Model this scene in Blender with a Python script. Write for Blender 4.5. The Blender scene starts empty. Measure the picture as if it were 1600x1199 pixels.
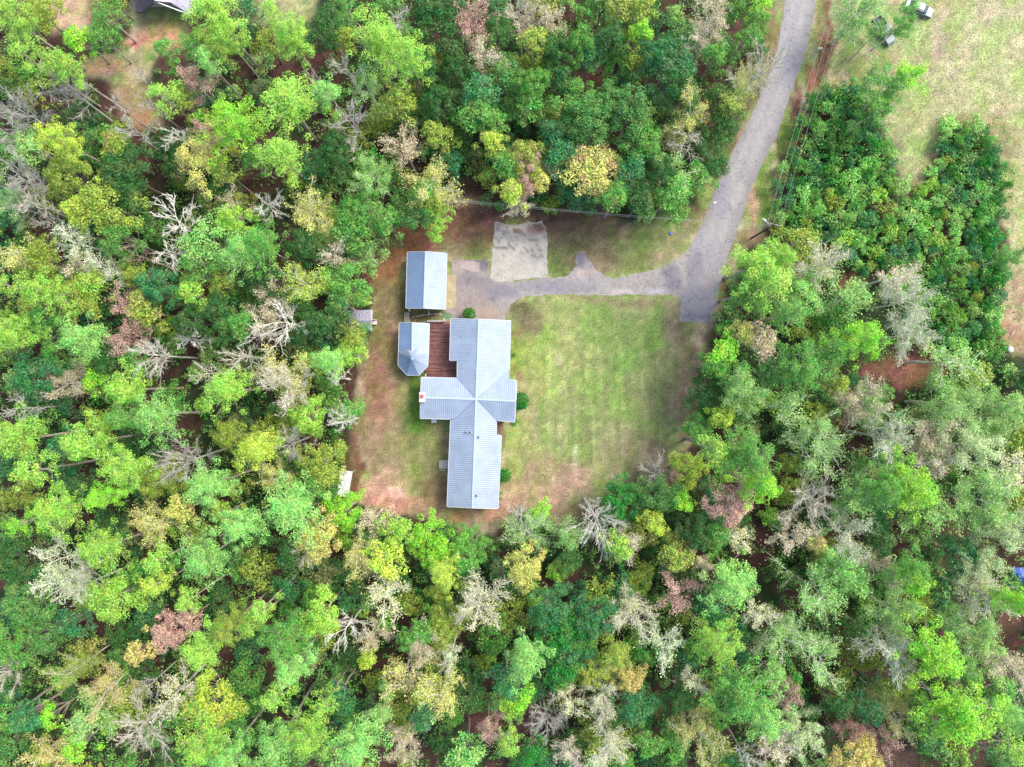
import bpy, bmesh, math, random
import numpy as np
from mathutils import Vector
random.seed(7)
# ------------------------------------------------------------------ camera, sky, sun, exposure
H = 120.0                      # flying height of the camera
S = 0.1125                     # metres on the ground per photo pixel
scene = bpy.context.scene
C = scene.collection
cam = bpy.data.objects.new("camera", bpy.data.cameras.new("camera")); C.objects.link(cam)
cam.location = (0, 0, H); cam.rotation_euler = (0, 0, 0)
cam.data.sensor_fit = 'HORIZONTAL'; cam.data.angle = 2*math.atan(0.75)
cam.data.clip_start = 1.0; cam.data.clip_end = 8000
scene.camera = cam
SUN_EL, SUN_AZ = math.radians(52), math.radians(58)       # azimuth clockwise from +Y
w = bpy.data.worlds.new("World"); scene.world = w; w.use_nodes = True
nt = w.node_tree; bg = nt.nodes["Background"]
sky = nt.nodes.new("ShaderNodeTexSky"); sky.sky_type = 'NISHITA'; sky.sun_disc = False
sky.sun_elevation = SUN_EL; sky.sun_rotation = SUN_AZ; sky.air_density = 1.0; sky.dust_density = 3.0; sky.ozone_density = 0.6
nt.links.new(sky.outputs[0], bg.inputs[0]); bg.inputs[1].default_value = 0.15
sun = bpy.data.objects.new("sun", bpy.data.lights.new("sun", 'SUN')); C.objects.link(sun)
sun.data.energy = 1.0; sun.data.angle = math.radians(22); sun.data.color = (1, 0.955, 0.88)
sd = Vector((math.sin(SUN_AZ)*math.cos(SUN_EL), math.cos(SUN_AZ)*math.cos(SUN_EL), math.sin(SUN_EL)))
sun.rotation_euler = (-sd).to_track_quat('-Z', 'Y').to_euler(); sun.location = sd*200
scene.view_settings.view_transform = 'Standard'; scene.view_settings.look = 'None'
scene.view_settings.gamma = 1; scene.view_settings.exposure = 1.52
scene.cycles.max_bounces = 6; scene.cycles.diffuse_bounces = 3; scene.cycles.transmission_bounces = 4
scene.cycles.transparent_max_bounces = 6

# ------------------------------------------------------------------ helpers
GAIN = 2.05                    # exposure gain: display-linear over albedo
def lin(c): c = c/255.0; return c/12.92 if c <= .04045 else ((c+.055)/1.055)**2.4
def col(r, g, b, k=1.0): return (lin(r)*k/GAIN, lin(g)*k/GAIN, lin(b)*k/GAIN)
def W(px, py, z=0.0):
    f = S*(H-z)/H
    return Vector(((px-800)*f, (599.5-py)*f, z))
def tag(o, label=None, cat=None, group=None, kind=None):
    if label: o['label'] = label
    if cat: o['category'] = cat
    if group: o['group'] = group
    if kind: o['kind'] = kind
    return o
def link(o, parent=None):
    C.objects.link(o)
    if parent is not None: o.parent = parent
    return o
def empty(name, loc=(0, 0, 0)):
    o = bpy.data.objects.new(name, None); C.objects.link(o); o.location = loc; o.empty_display_size = .5
    return o
class MB:
    """collects polygons, then links them as one mesh object"""
    def __init__(s): s.v = []; s.f = []
    def poly(s, pts):
        n = len(s.v); s.v += [tuple(p) for p in pts]; s.f.append(tuple(range(n, n+len(pts))))
    def prism(s, pts, dz=None, off=None):
        """closed prism: pts top outline, extruded by vector off (or down dz)"""
        off = Vector(off) if off is not None else Vector((0, 0, -dz))
        n = len(s.v); k = len(pts); pts = [Vector(p) for p in pts]
        s.v += [tuple(p) for p in pts] + [tuple(p+off) for p in pts]
        s.f.append(tuple(range(n, n+k))); s.f.append(tuple(range(n+2*k-1, n+k-1, -1)))
        for i in range(k):
            j = (i+1) % k; s.f.append((n+j, n+i, n+k+i, n+k+j))
    def box(s, c, size, rz=0.0):
        cx, cy, cz = c; a, b, h = size[0]/2, size[1]/2, size[2]/2
        co, si = math.cos(rz), math.sin(rz); n = len(s.v)
        for z in (-h, h):
            for x, y in ((-a, -b), (a, -b), (a, b), (-a, b)):
                s.v.append((cx+x*co-y*si, cy+x*si+y*co, cz+z))
        s.f += [(n+3, n+2, n+1, n), (n+4, n+5, n+6, n+7)]
        for i in range(4):
            j = (i+1) % 4; s.f.append((n+i, n+j, n+4+j, n+4+i))
    def tube(s, pts, rad, k=6, cap=True):
        pts = [Vector(p) for p in pts]; n = len(s.v); m = len(pts)
        for i, p in enumerate(pts):
            d = (pts[min(i+1, m-1)]-pts[max(i-1, 0)]).normalized()
            u = d.cross(Vector((0, 0, 1)) if abs(d.z) < .9 else Vector((1, 0, 0))).normalized(); t = d.cross(u)
            r = rad[i] if isinstance(rad, (list, tuple)) else rad
            for q in range(k):
                a = 2*math.pi*q/k; s.v.append(tuple(p+u*(math.cos(a)*r)+t*(math.sin(a)*r)))
        for i in range(m-1):
            for q in range(k):
                q2 = (q+1) % k
                s.f.append((n+i*k+q, n+(i+1)*k+q, n+(i+1)*k+q2, n+i*k+q2))
        if cap:
            s.f.append(tuple(n+q for q in range(k))); s.f.append(tuple(n+(m-1)*k+k-1-q for q in range(k)))
    def mesh(s, name, mat=None, smooth=False):
        me = bpy.data.meshes.new(name); me.from_pydata(s.v, [], s.f)
        if mat: me.materials.append(mat)
        if smooth: me.polygons.foreach_set("use_smooth", [True]*len(me.polygons))
        me.update(); return me
    def build(s, name, mat, parent=None, smooth=False):
        return link(bpy.data.objects.new(name, s.mesh(name, mat, smooth)), parent)
def quads_mesh(name, q, mat):
    """q: (n,4,3) array -> mesh of loose quads"""
    q = np.asarray(q, dtype=np.float32); n = len(q); me = bpy.data.meshes.new(name)
    me.vertices.add(n*4); me.vertices.foreach_set("co", q.reshape(-1))
    me.loops.add(n*4); me.loops.foreach_set("vertex_index", np.arange(n*4, dtype=np.int32))
    me.polygons.add(n); me.polygons.foreach_set("loop_start", np.arange(0, n*4, 4, dtype=np.int32))
    me.update(calc_edges=True); me.materials.append(mat); return me
# value noise in numpy
_T = np.random.RandomState(3).rand(256, 256)
def vnoise(x, y, sc, seed=0):
    x = np.asarray(x)/sc+seed*17.3; y = np.asarray(y)/sc+seed*9.7
    xi = np.floor(x).astype(int); yi = np.floor(y).astype(int); fx = x-xi; fy = y-yi
    fx = fx*fx*(3-2*fx); fy = fy*fy*(3-2*fy)
    g = lambda a, b: _T[a % 256, b % 256]
    return (g(xi, yi)*(1-fx)+g(xi+1, yi)*fx)*(1-fy)+(g(xi, yi+1)*(1-fx)+g(xi+1, yi+1)*fx)*fy
def fbm(x, y, sc, seed=0, o=4):
    t = 0; a = 1.0; s = 0
    for i in range(o):
        t = t+a*vnoise(x, y, sc/2**i, seed+i*3); s += a; a *= .6
    return t/s
def sstep(a, b, x): t = np.clip((x-a)/(b-a), 0, 1); return t*t*(3-2*t)
def sdist(px, py, poly):
    """signed distance to a polygon, positive inside"""
    px = np.asarray(px, float); py = np.asarray(py, float)
    d = np.full(px.shape, 1e9); ins = np.zeros(px.shape, bool); n = len(poly)
    for i in range(n):
        x0, y0 = poly[i]; x1, y1 = poly[(i+1) % n]
        vx, vy = x1-x0, y1-y0; t = np.clip(((px-x0)*vx+(py-y0)*vy)/(vx*vx+vy*vy+1e-9), 0, 1)
        d = np.minimum(d, np.hypot(px-x0-t*vx, py-y0-t*vy))
        c = ((y0 > py) != (y1 > py)); 
        with np.errstate(divide='ignore', invalid='ignore'):
            xx = (x1-x0)*(py-y0)/((y1-y0) if y1 != y0 else 1e-9)+x0
        ins ^= (c & (px < xx))
    return np.where(ins, d, -d)

# ------------------------------------------------------------------ materials
def mat_new(name):
    m = bpy.data.materials.new(name); m.use_nodes = True; n = m.node_tree
    return m, n, n.nodes["Principled BSDF"], n.links.new
def simple(name, c, rough=.7, metal=0.0, var=.15, sc=3.0, bump=0.0):
    m, n, b, L = mat_new(name)
    tc = n.nodes.new("ShaderNodeTexCoord"); no = n.nodes.new("ShaderNodeTexNoise"); no.inputs["Scale"].default_value = sc; no.inputs["Detail"].default_value = 5
    L(tc.outputs["Object"], no.inputs["Vector"])
    hs = n.nodes.new("ShaderNodeHueSaturation"); hs.inputs["Color"].default_value = (*c, 1)
    mr = n.nodes.new("ShaderNodeMapRange"); mr.inputs[1].default_value = .25; mr.inputs[2].default_value = .75
    mr.inputs[3].default_value = 1-var; mr.inputs[4].default_value = 1+var
    L(no.outputs[0], mr.inputs[0]); L(mr.outputs[0], hs.inputs["Value"]); L(hs.outputs[0], b.inputs["Base Color"])
    b.inputs["Roughness"].default_value = rough; b.inputs["Metallic"].default_value = metal
    if bump:
        bp = n.nodes.new("ShaderNodeBump"); bp.inputs["Strength"].default_value = bump; bp.inputs["Distance"].default_value = .05
        L(no.outputs[0], bp.inputs["Height"]); L(bp.outputs[0], b.inputs["Normal"])
    return m
def painted(name, rough=.95, fine=.5, sc=4.0, speck=None, bumpd=.12, crack=None):
    """surface coloured by its own colour attribute, broken up with fine noise, specks and bump"""
    m, n, b, L = mat_new(name)
    at = n.nodes.new("ShaderNodeAttribute"); at.attribute_name = "tone"
    tc = n.nodes.new("ShaderNodeTexCoord")
    n1 = n.nodes.new("ShaderNodeTexNoise"); n1.inputs["Scale"].default_value = sc; n1.inputs["Detail"].default_value = 6; n1.inputs["Roughness"].default_value = .7
    L(tc.outputs["Object"], n1.inputs["Vector"])
    mr = n.nodes.new("ShaderNodeMapRange"); mr.inputs[1].default_value = .3; mr.inputs[2].default_value = .7
    mr.inputs[3].default_value = 1-fine; mr.inputs[4].default_value = 1+fine; L(n1.outputs[0], mr.inputs[0])
    hs = n.nodes.new("ShaderNodeHueSaturation"); L(at.outputs["Color"], hs.inputs["Color"]); L(mr.outputs[0], hs.inputs["Value"])
    n2 = n.nodes.new("ShaderNodeTexNoise"); n2.inputs["Scale"].default_value = sc*.35; n2.inputs["Detail"].default_value = 3
    L(tc.outputs["Object"], n2.inputs["Vector"])
    m2 = n.nodes.new("ShaderNodeMapRange"); m2.inputs[1].default_value = .35; m2.inputs[2].default_value = .65
    m2.inputs[3].default_value = .48; m2.inputs[4].default_value = .52; L(n2.outputs[0], m2.inputs[0]); L(m2.outputs[0], hs.inputs["Hue"])
    out = hs.outputs[0]
    if crack:
        nd = n.nodes.new("ShaderNodeTexNoise"); nd.inputs["Scale"].default_value = .8; L(tc.outputs["Object"], nd.inputs["Vector"])
        va = n.nodes.new("ShaderNodeVectorMath"); va.operation = 'MULTIPLY_ADD'; va.inputs[1].default_value = (3, 3, 3); L(nd.outputs["Color"], va.inputs[0]); L(tc.outputs["Object"], va.inputs[2])
        vc = n.nodes.new("ShaderNodeTexVoronoi"); vc.feature = 'DISTANCE_TO_EDGE'; vc.inputs["Scale"].default_value = .22; L(va.outputs[0], vc.inputs["Vector"])
        mc = n.nodes.new("ShaderNodeMapRange"); mc.inputs[1].default_value = .006; mc.inputs[2].default_value = .022; mc.inputs[3].default_value = crack; mc.inputs[4].default_value = 1; L(vc.outputs["Distance"], mc.inputs[0])
        mm = n.nodes.new("ShaderNodeMixRGB"); mm.blend_type = 'MULTIPLY'; mm.inputs[0].default_value = 1; L(out, mm.inputs[1]); L(mc.outputs[0], mm.inputs[2]); out = mm.outputs[0]
    if speck:
        vo = n.nodes.new("ShaderNodeTexVoronoi"); vo.inputs["Scale"].default_value = speck[1]; L(tc.outputs["Object"], vo.inputs["Vector"])
        lt = n.nodes.new("ShaderNodeMath"); lt.operation = 'LESS_THAN'; lt.inputs[1].default_value = speck[2]; L(vo.outputs["Distance"], lt.inputs[0])
        mx = n.nodes.new("ShaderNodeMixRGB"); mx.inputs[2].default_value = (*speck[0], 1); L(lt.outputs[0], mx.inputs[0]); L(out, mx.inputs[1]); out = mx.outputs[0]
    L(out, b.inputs["Base Color"]); b.inputs["Roughness"].default_value = rough; b.inputs["Specular IOR Level"].default_value = .2
    bp = n.nodes.new("ShaderNodeBump"); bp.inputs["Strength"].default_value = .8; bp.inputs["Distance"].default_value = bumpd
    L(n1.outputs[0], bp.inputs["Height"]); L(bp.outputs[0], b.inputs["Normal"])
    return m
def leaf_mat(name, spread=.6, trans=.3):
    m, n, b, L = mat_new(name)
    oi = n.nodes.new("ShaderNodeObjectInfo"); ge = n.nodes.new("ShaderNodeNewGeometry"); tc = n.nodes.new("ShaderNodeTexCoord")
    no = n.nodes.new("ShaderNodeTexNoise"); no.inputs["Scale"].default_value = .45; no.inputs["Detail"].default_value = 3
    wv = n.nodes.new("ShaderNodeVectorMath"); wv.operation = 'ADD'; L(tc.outputs["Object"], wv.inputs[0])
    rn = n.nodes.new("ShaderNodeMath"); rn.operation = 'MULTIPLY'; rn.inputs[1].default_value = 50; L(oi.outputs["Random"], rn.inputs[0])
    cb = n.nodes.new("ShaderNodeCombineXYZ"); L(rn.outputs[0], cb.inputs[0]); L(cb.outputs[0], wv.inputs[1]); L(wv.outputs[0], no.inputs["Vector"])
    # autumn tint in patches
    mr = n.nodes.new("ShaderNodeMapRange"); mr.inputs[1].default_value = .42; mr.inputs[2].default_value = .62; L(no.outputs[0], mr.inputs[0])
    mu = n.nodes.new("ShaderNodeMath"); mu.operation = 'MULTIPLY'; L(mr.outputs[0], mu.inputs[0]); L(oi.outputs["Alpha"], mu.inputs[1])
    mx = n.nodes.new("ShaderNodeMixRGB"); L(mu.outputs[0], mx.inputs[0]); L(oi.outputs["Color"], mx.inputs[1]); mx.inputs[2].default_value = (.44, .34, .16, 1)
    hs = n.nodes.new("ShaderNodeHueSaturation"); L(mx.outputs[0], hs.inputs["Color"])
    m1 = n.nodes.new("ShaderNodeMapRange"); m1.inputs[3].default_value = 1-spread; m1.inputs[4].default_value = 1+spread; L(ge.outputs["Random Per Island"], m1.inputs[0])
    L(m1.outputs[0], hs.inputs["Value"])
    n2 = n.nodes.new("ShaderNodeTexNoise"); n2.inputs["Scale"].default_value = .8; L(wv.outputs[0], n2.inputs["Vector"])
    m3 = n.nodes.new("ShaderNodeMapRange"); m3.inputs[1].default_value = .3; m3.inputs[2].default_value = .7; m3.inputs[3].default_value = .465; m3.inputs[4].default_value = .53; L(n2.outputs[0], m3.inputs[0]); L(m3.outputs[0], hs.inputs["Hue"])
    L(hs.outputs[0], b.inputs["Base Color"]); b.inputs["Roughness"].default_value = .55; b.inputs["Specular IOR Level"].default_value = .25
    tr = n.nodes.new("ShaderNodeBsdfTranslucent"); L(hs.outputs[0], tr.inputs[0])
    ms = n.nodes.new("ShaderNodeMixShader"); ms.inputs[0].default_value = trans
    L(b.outputs[0], ms.inputs[1]); L(tr.outputs[0], ms.inputs[2]); L(ms.outputs[0], n.nodes["Material Output"].inputs[0])
    return m
def bark_mat():
    m, n, b, L = mat_new("bark")
    oi = n.nodes.new("ShaderNodeObjectInfo"); tc = n.nodes.new("ShaderNodeTexCoord")
    no = n.nodes.new("ShaderNodeTexNoise"); no.inputs["Scale"].default_value = 1.2; no.inputs["Detail"].default_value = 5; L(tc.outputs["Object"], no.inputs["Vector"])
    hs = n.nodes.new("ShaderNodeHueSaturation"); L(oi.outputs["Color"], hs.inputs["Color"])
    mr = n.nodes.new("ShaderNodeMapRange"); mr.inputs[1].default_value = .3; mr.inputs[2].default_value = .7; mr.inputs[3].default_value = .65; mr.inputs[4].default_value = 1.3; L(no.outputs[0], mr.inputs[0]); L(mr.outputs[0], hs.inputs["Value"])
    L(hs.outputs[0], b.inputs["Base Color"]); b.inputs["Roughness"].default_value = .9
    return m
def roof_mat(name, c, rust=0.0, metal=.08, seam=False):
    m, n, b, L = mat_new(name)
    tc = n.nodes.new("ShaderNodeTexCoord")
    no = n.nodes.new("ShaderNodeTexNoise"); no.inputs["Scale"].default_value = .5; no.inputs["Detail"].default_value = 6; L(tc.outputs["Object"], no.inputs["Vector"])
    n2 = n.nodes.new("ShaderNodeTexNoise"); n2.inputs["Scale"].default_value = 3.5; n2.inputs["Detail"].default_value = 6; n2.inputs["Roughness"].default_value = .7; L(tc.outputs["Object"], n2.inputs["Vector"])
    ad = n.nodes.new("ShaderNodeMath"); ad.operation = 'ADD'; L(no.outputs[0], ad.inputs[0]); L(n2.outputs[0], ad.inputs[1])
    mr = n.nodes.new("ShaderNodeMapRange"); mr.inputs[1].default_value = .7; mr.inputs[2].default_value = 1.3; mr.inputs[3].default_value = .80; mr.inputs[4].default_value = 1.12; L(ad.outputs[0], mr.inputs[0])
    hs = n.nodes.new("ShaderNodeHueSaturation"); hs.inputs["Color"].default_value = (*c, 1); L(mr.outputs[0], hs.inputs["Value"])
    mx = n.nodes.new("ShaderNodeMixRGB"); mx.inputs[2].default_value = (.2, .08, .04, 1); L(hs.outputs[0], mx.inputs[1])
    m2 = n.nodes.new("ShaderNodeMapRange"); m2.inputs[1].default_value = .62-.12*rust; m2.inputs[2].default_value = .78-.1*rust; m2.inputs[4].default_value = min(1, rust); L(n2.outputs[0], m2.inputs[0]); L(m2.outputs[0], mx.inputs[0])
    L(mx.outputs[0], b.inputs["Base Color"]); b.inputs["Roughness"].default_value = .6; b.inputs["Metallic"].default_value = metal; b.inputs["Specular IOR Level"].default_value = .3
    return m
def island_mat(name, c1, c2, rough=.8, sc=1.0):
    """boards and loose pieces: each piece between two colours, blotched"""
    m, n, b, L = mat_new(name)
    ge = n.nodes.new("ShaderNodeNewGeometry"); tc = n.nodes.new("ShaderNodeTexCoord")
    no = n.nodes.new("ShaderNodeTexNoise"); no.inputs["Scale"].default_value = sc; no.inputs["Detail"].default_value = 6; no.inputs["Roughness"].default_value = .75; L(tc.outputs["Object"], no.inputs["Vector"])
    ad = n.nodes.new("ShaderNodeMath"); ad.operation = 'MULTIPLY_ADD'; ad.inputs[1].default_value = .5; L(ge.outputs["Random Per Island"], ad.inputs[0]); L(no.outputs[0], ad.inputs[2])
    mr = n.nodes.new("ShaderNodeMapRange"); mr.inputs[1].default_value = .45; mr.inputs[2].default_value = 1.05; L(ad.outputs[0], mr.inputs[0])
    mx = n.nodes.new("ShaderNodeMixRGB"); mx.inputs[1].default_value = (*c1, 1); mx.inputs[2].default_value = (*c2, 1); L(mr.outputs[0], mx.inputs[0])
    L(mx.outputs[0], b.inputs["Base Color"]); b.inputs["Roughness"].default_value = rough
    return m
M = {}
M['ground'] = painted("forest_floor", fine=.45, sc=3.0)
M['lawn'] = painted("mown_grass", fine=.5, sc=3.4)
M['asphalt'] = painted("worn_asphalt", rough=.85, fine=.2, sc=2.6, bumpd=.01, crack=.72)
M['concrete'] = painted("old_concrete", rough=.85, fine=.2, sc=3.0, bumpd=.01, crack=.8)
M['leaf'] = leaf_mat("foliage"); M['bark'] = bark_mat()
M['needle'] = leaf_mat("needles", spread=.5, trans=.3)
M['roof'] = roof_mat("pale_metal_roof", (.315, .375, .45))
M['roof_shaded'] = roof_mat("pale_metal_roof_shaded", (.205, .305, .46))  # same metal, blue shade of slopes turned from the sun painted in
M['roof_rust'] = roof_mat("rusting_metal_roof", (.36, .36, .42), rust=1.0)
M['roof_ridge'] = simple("ridge_metal", (.34, .41, .50), .55, .1, .05)
M['seam'] = simple("seam_metal_shadowed", (.17, .225, .31), .5, .2, .1)  # shadow beside the ribs and dirt lines put into a darker colour
M['trim'] = simple("white_trim", (.48, .48, .48), .6, 0, .06)
M['wall'] = simple("cream_siding", (.5, .48, .43), .8, 0, .08)
M['brick'] = simple("red_brick", (.33, .09, .06), .9, 0, .3, 8)
M['glass'] = simple("window_glass", (.03, .04, .05), .1, 0, .02)
M['dark'] = simple("dark_vent", (.03, .03, .035), .7)
M['door'] = simple("painted_door", (.25, .12, .08), .6)
M['deck'] = island_mat("stained_deck_boards", (.05, .024, .022), (.25, .10, .088), sc=.9)
M['wood'] = island_mat("weathered_wood", (.16, .14, .12), (.36, .33, .30))
M['white_metal'] = island_mat("white_corrugated", (.46, .44, .44), (.80, .80, .80), sc=2)
M['pole'] = simple("creosoted_pole", (.05, .04, .035), .9, 0, .3, 2)
M['grey_metal'] = simple("galvanised_metal", (.5, .5, .52), .4, .3, .1)
M['wire'] = simple("bare_wire", (.40, .40, .37), .5, .2, .05)
M['tyre'] = simple("tyre_rubber", (.02, .02, .02), .9)
M['green_paint'] = simple("faded_green_paint", (.09, .14, .125), .45, .1, .25, 1.5)
M['silver_paint'] = simple("silver_paint", (.15, .18, .20), .35, .4, .12, 1.5)
M['dark_roof'] = simple("dark_shingle", (.025, .022, .035), .9, 0, .4, 3)
M['blue'] = simple("blue_tarpaulin", (.02, .08, .36), .5, 0, .3, 2)
M['stone'] = simple("pale_stone", (.38, .36, .33), .9, 0, .2, 5)

# ------------------------------------------------------------------ ground plan (photo pixels at ground level)
ROAD = [(1227,-60),(1226,0),(1221,40),(1211,85),(1200,120),(1184,158),(1160,207),(1138,250),(1117,297),(1106,330),(1097,350),(1077,388),(1070,425),(1064,462),(1062,502),
        (1107,504),(1116,488),(1122,456),(1129,430),(1136,400),(1151,365),(1161,332),(1172,300),(1186,270),(1200,238),(1215,212),(1232,155),(1241,130),(1250,107),(1258,80),(1266,50),(1275,0),(1278,-60)]
DRIVE = [(705,406),(735,406),(762,408),(765,436),(783,441),(855,435),(880,434),(893,426),(901,414),(898,404),(906,391),(915,398),(922,408),(932,422),(945,431),(958,435),(980,431),
         (1010,425),(1040,415),(1060,402),(1077,388),(1070,425),(1064,462),(1030,461),(980,461),(900,461),(850,461),(823,463),(808,468),(798,477),(792,489),(789,501),(700,500),(697,486),(696,440),(705,430)]
PAD = [(772.5,347),(780,348.5),(786,350.5),(795,351.5),(803,351.5),(815,350),(826,347.5),(840,346.5),(848,345.5),(851,355),(854,366),(856,390),(855,415),(855.5,434),(830,435.5),(800,440),(783,441),(770,438),(766,433),(768,412),(770,402),(768,393),(772,384),(770,370),(773,358)]
APRON = [(698,430),(713,430),(712.5,482),(696,482)]
YARD = [(535,780),(545,700),(548,640),(556,560),(572,520),(578,440),(590,400),(640,362),(690,345),(703,310),(770,322),(800,325),(900,330),(1000,345),(1075,345),(1105,300),(1130,250),(1165,190),(1190,130),(1205,60),(1212,-60),
        (1310,-60),(1305,60),(1285,120),(1262,180),(1235,230),(1218,290),(1205,350),(1170,385),(1150,430),(1120,510),(1092,560),(1083,620),(1086,690),(1040,735),(960,770),(920,790),(870,815),(800,820),(760,840),(690,815),(640,805),(590,800)]
FIELD = [(1298,-60),(1660,-60),(1660,560),(1570,560),(1560,470),(1575,260),(1560,195),(1465,187),(1470,225),(1445,290),(1410,295),(1370,180),(1330,130),(1265,160),(1290,60)]
THICKET = [(1265,150),(1330,125),(1385,158),(1375,180),(1388,215),(1402,262),(1418,290),(1445,288),(1460,245),(1472,222),(1466,188),(1540,190),(1560,205),(1565,250),(1578,262),(1570,420),(1572,545),(1530,550),(1440,540),(1380,440),(1330,420),(1250,365),(1212,362),(1208,300),(1238,212)]
TLC = [[(55,-60),(150,-60),(150,20),(140,50),(105,45),(60,8)], [(195,-60),(310,-60),(300,30),(285,75),(250,85),(228,130),(250,195),(215,190),(178,145),(122,112),(130,84),(180,80),(205,50)], [(400,-60),(535,-60),(490,20),(472,52),(440,30),(405,42)]]
def clearing(px, py):
    d = np.maximum(sdist(px, py, YARD), sdist(px, py, FIELD))
    for t in TLC: d = np.maximum(d, sdist(px, py, t))
    return d
# soft patches of ground colour, with some painted shade: x, y, rx, ry, sRGB, strength
PATCH = [
 # top left clearings
 (100,10,60,35,(205,175,135),.8),(165,103,38,18,(228,172,140),.95),(245,48,30,14,(190,135,108),.8),(262,62,28,12,(235,175,140),.9),(215,62,14,9,(220,140,110),.8),(225,30,40,15,(165,175,115),.7),
 (215,160,30,40,(170,145,100),.7),(225,178,20,14,(215,150,110),.6),(450,15,50,22,(165,180,110),.8),(475,40,30,12,(205,175,130),.6),
 # north yard
 (735,350,52,28,(150,94,84),.85),(640,372,62,22,(196,112,94),.95),(600,412,30,44,(194,116,92),.85),(700,375,60,22,(120,98,70),.5),(745,395,30,16,(110,115,60),.5),
 (900,350,80,22,(110,78,66),.8),(880,395,30,40,(112,118,70),.8),(930,375,50,30,(130,112,86),.75),(1010,375,60,28,(128,150,80),.8),(960,410,70,14,(132,120,88),.6),(1050,350,40,25,(135,160,85),.7),(1085,335,22,24,(150,125,95),.6),
 (800,335,70,14,(96,62,58),.7),(1120,270,25,60,(140,160,85),.8),(1150,215,12,60,(185,150,115),.6),(1170,180,20,50,(140,140,85),.6),
 (1205,70,14,80,(150,130,90),.8),(1210,20,10,60,(165,140,105),.7),
 # east verge with red ditch
 (1285,60,12,90,(130,135,70),.7),(1230,230,18,60,(120,150,60),.8),(1196,300,14,50,(120,165,60),.85),(1180,320,8,40,(205,165,125),.7),(1296,55,6,50,(128,78,62),.95),(1286,100,8,40,(140,85,70),.9),(1268,125,10,22,(190,110,90),.9),(1245,190,6,60,(120,85,68),.8),(1215,280,6,60,(125,110,80),.7),(1175,370,25,18,(140,115,85),.7),
 (1135,470,8,40,(135,92,75),.8),(1120,520,25,16,(128,92,76),.8),
 # front lawn
 (900,520,110,60,(158,182,98),.9),(1000,560,90,120,(140,170,88),.85),(860,580,60,60,(172,196,100),.9),(880,640,18,60,(178,162,132),.6),(905,600,40,110,(158,182,100),.5),(820,500,24,30,(128,120,84),.8),(806,480,20,20,(118,108,80),.8),
 (807,560,8,40,(168,120,92),.8),(1060,520,30,40,(150,140,105),.7),(1070,600,22,90,(150,128,104),.75),(1035,620,20,100,(176,165,125),.5),(940,680,110,60,(152,178,98),.8),(1000,720,60,40,(165,150,120),.7),
 (860,745,70,32,(192,162,132),.85),(830,780,60,22,(208,172,138),.85),(815,700,24,40,(160,190,85),.7),(985,470,90,7,(160,140,112),.6),(870,560,5,9,(195,185,165),.8),(900,695,6,8,(215,205,195),.7),(895,715,5,14,(195,180,165),.6),
 (890,810,30,20,(175,135,115),.8),(1010,755,35,20,(150,125,108),.7),(980,530,40,60,(120,165,75),.5),(820,560,30,30,(150,195,70),.6),(830,640,14,70,(175,190,105),.5),
 # back yard
 (600,560,28,90,(165,125,98),.85),(585,640,25,60,(160,120,92),.85),(620,620,20,60,(172,150,112),.7),(655,690,35,90,(150,160,88),.85),(650,600,14,60,(105,135,52),.85),(648,660,22,45,(105,150,55),.8),(600,700,50,50,(166,148,110),.8),  # deep greens along the west wing include its painted soft shade
 (625,480,40,30,(120,110,72),.8),(600,480,22,40,(150,130,100),.7),(592,520,18,30,(135,125,78),.8),(665,493,34,10,(98,92,62),.9),(696,690,9,14,(190,145,125),.8),(680,740,25,60,(135,130,85),.7),
 (590,760,45,22,(205,168,135),.85),(640,785,60,16,(210,155,125),.85),(620,770,22,8,(235,195,165),.8),(700,800,60,16,(165,145,112),.8),(720,803,10,9,(195,140,110),.8),(780,800,26,12,(215,165,125),.9),(550,740,12,60,(120,80,62),.8),(690,770,26,30,(140,120,85),.6),
 (785,680,6,30,(140,100,82),.8),(785,664,8,6,(105,72,60),.9),
 # field
 (1400,60,70,60,(175,200,125),.7),(1400,110,40,30,(190,170,120),.7),(1480,90,60,40,(200,180,150),.7),(1560,60,60,70,(195,202,140),.8),(1440,230,25,50,(178,200,120),.85),(1460,270,12,50,(150,120,95),.7),(1500,140,90,50,(188,198,130),.7),
 (1590,300,22,170,(190,195,130),.8),(1585,470,14,70,(190,160,125),.7),(1345,100,28,30,(165,160,100),.7),(1310,120,14,18,(225,190,165),.8),(1355,85,12,16,(225,195,175),.7),(1420,170,25,40,(178,185,120),.7),(1540,20,70,20,(200,200,150),.6),(1480,110,22,10,(215,192,175),.7),
 (1590,530,25,25,(190,140,110),.8),(1320,40,18,60,(125,165,85),.7),
 (1555,205,34,24,(158,148,98),.9),(1575,260,16,60,(170,165,110),.8),(1520,190,60,12,(165,160,105),.8),(1420,300,20,14,(150,135,100),.8),
 # bare places inside the woods
 (1410,585,70,26,(160,105,85),.9),(1330,440,25,22,(150,95,80),.8),(310,430,30,26,(110,62,52),.9),(925,122,30,18,(125,78,66),.95),(415,535,22,16,(100,60,50),.8),(50,350,30,20,(115,68,58),.9),(70,165,30,10,(105,60,55),.9),(1575,1000,20,60,(140,92,82),.9),
 (750,1130,30,20,(110,72,60),.9),(845,1120,40,26,(95,66,62),.9),(1400,1180,40,30,(110,80,74),.8),(1180,870,25,14,(105,68,58),.8),(590,1040,25,20,(105,68,55),.8),(500,85,22,14,(110,66,60),.8),(480,235,18,14,(105,62,58),.8),(470,120,20,20,(120,80,66),.8),
]
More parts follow.
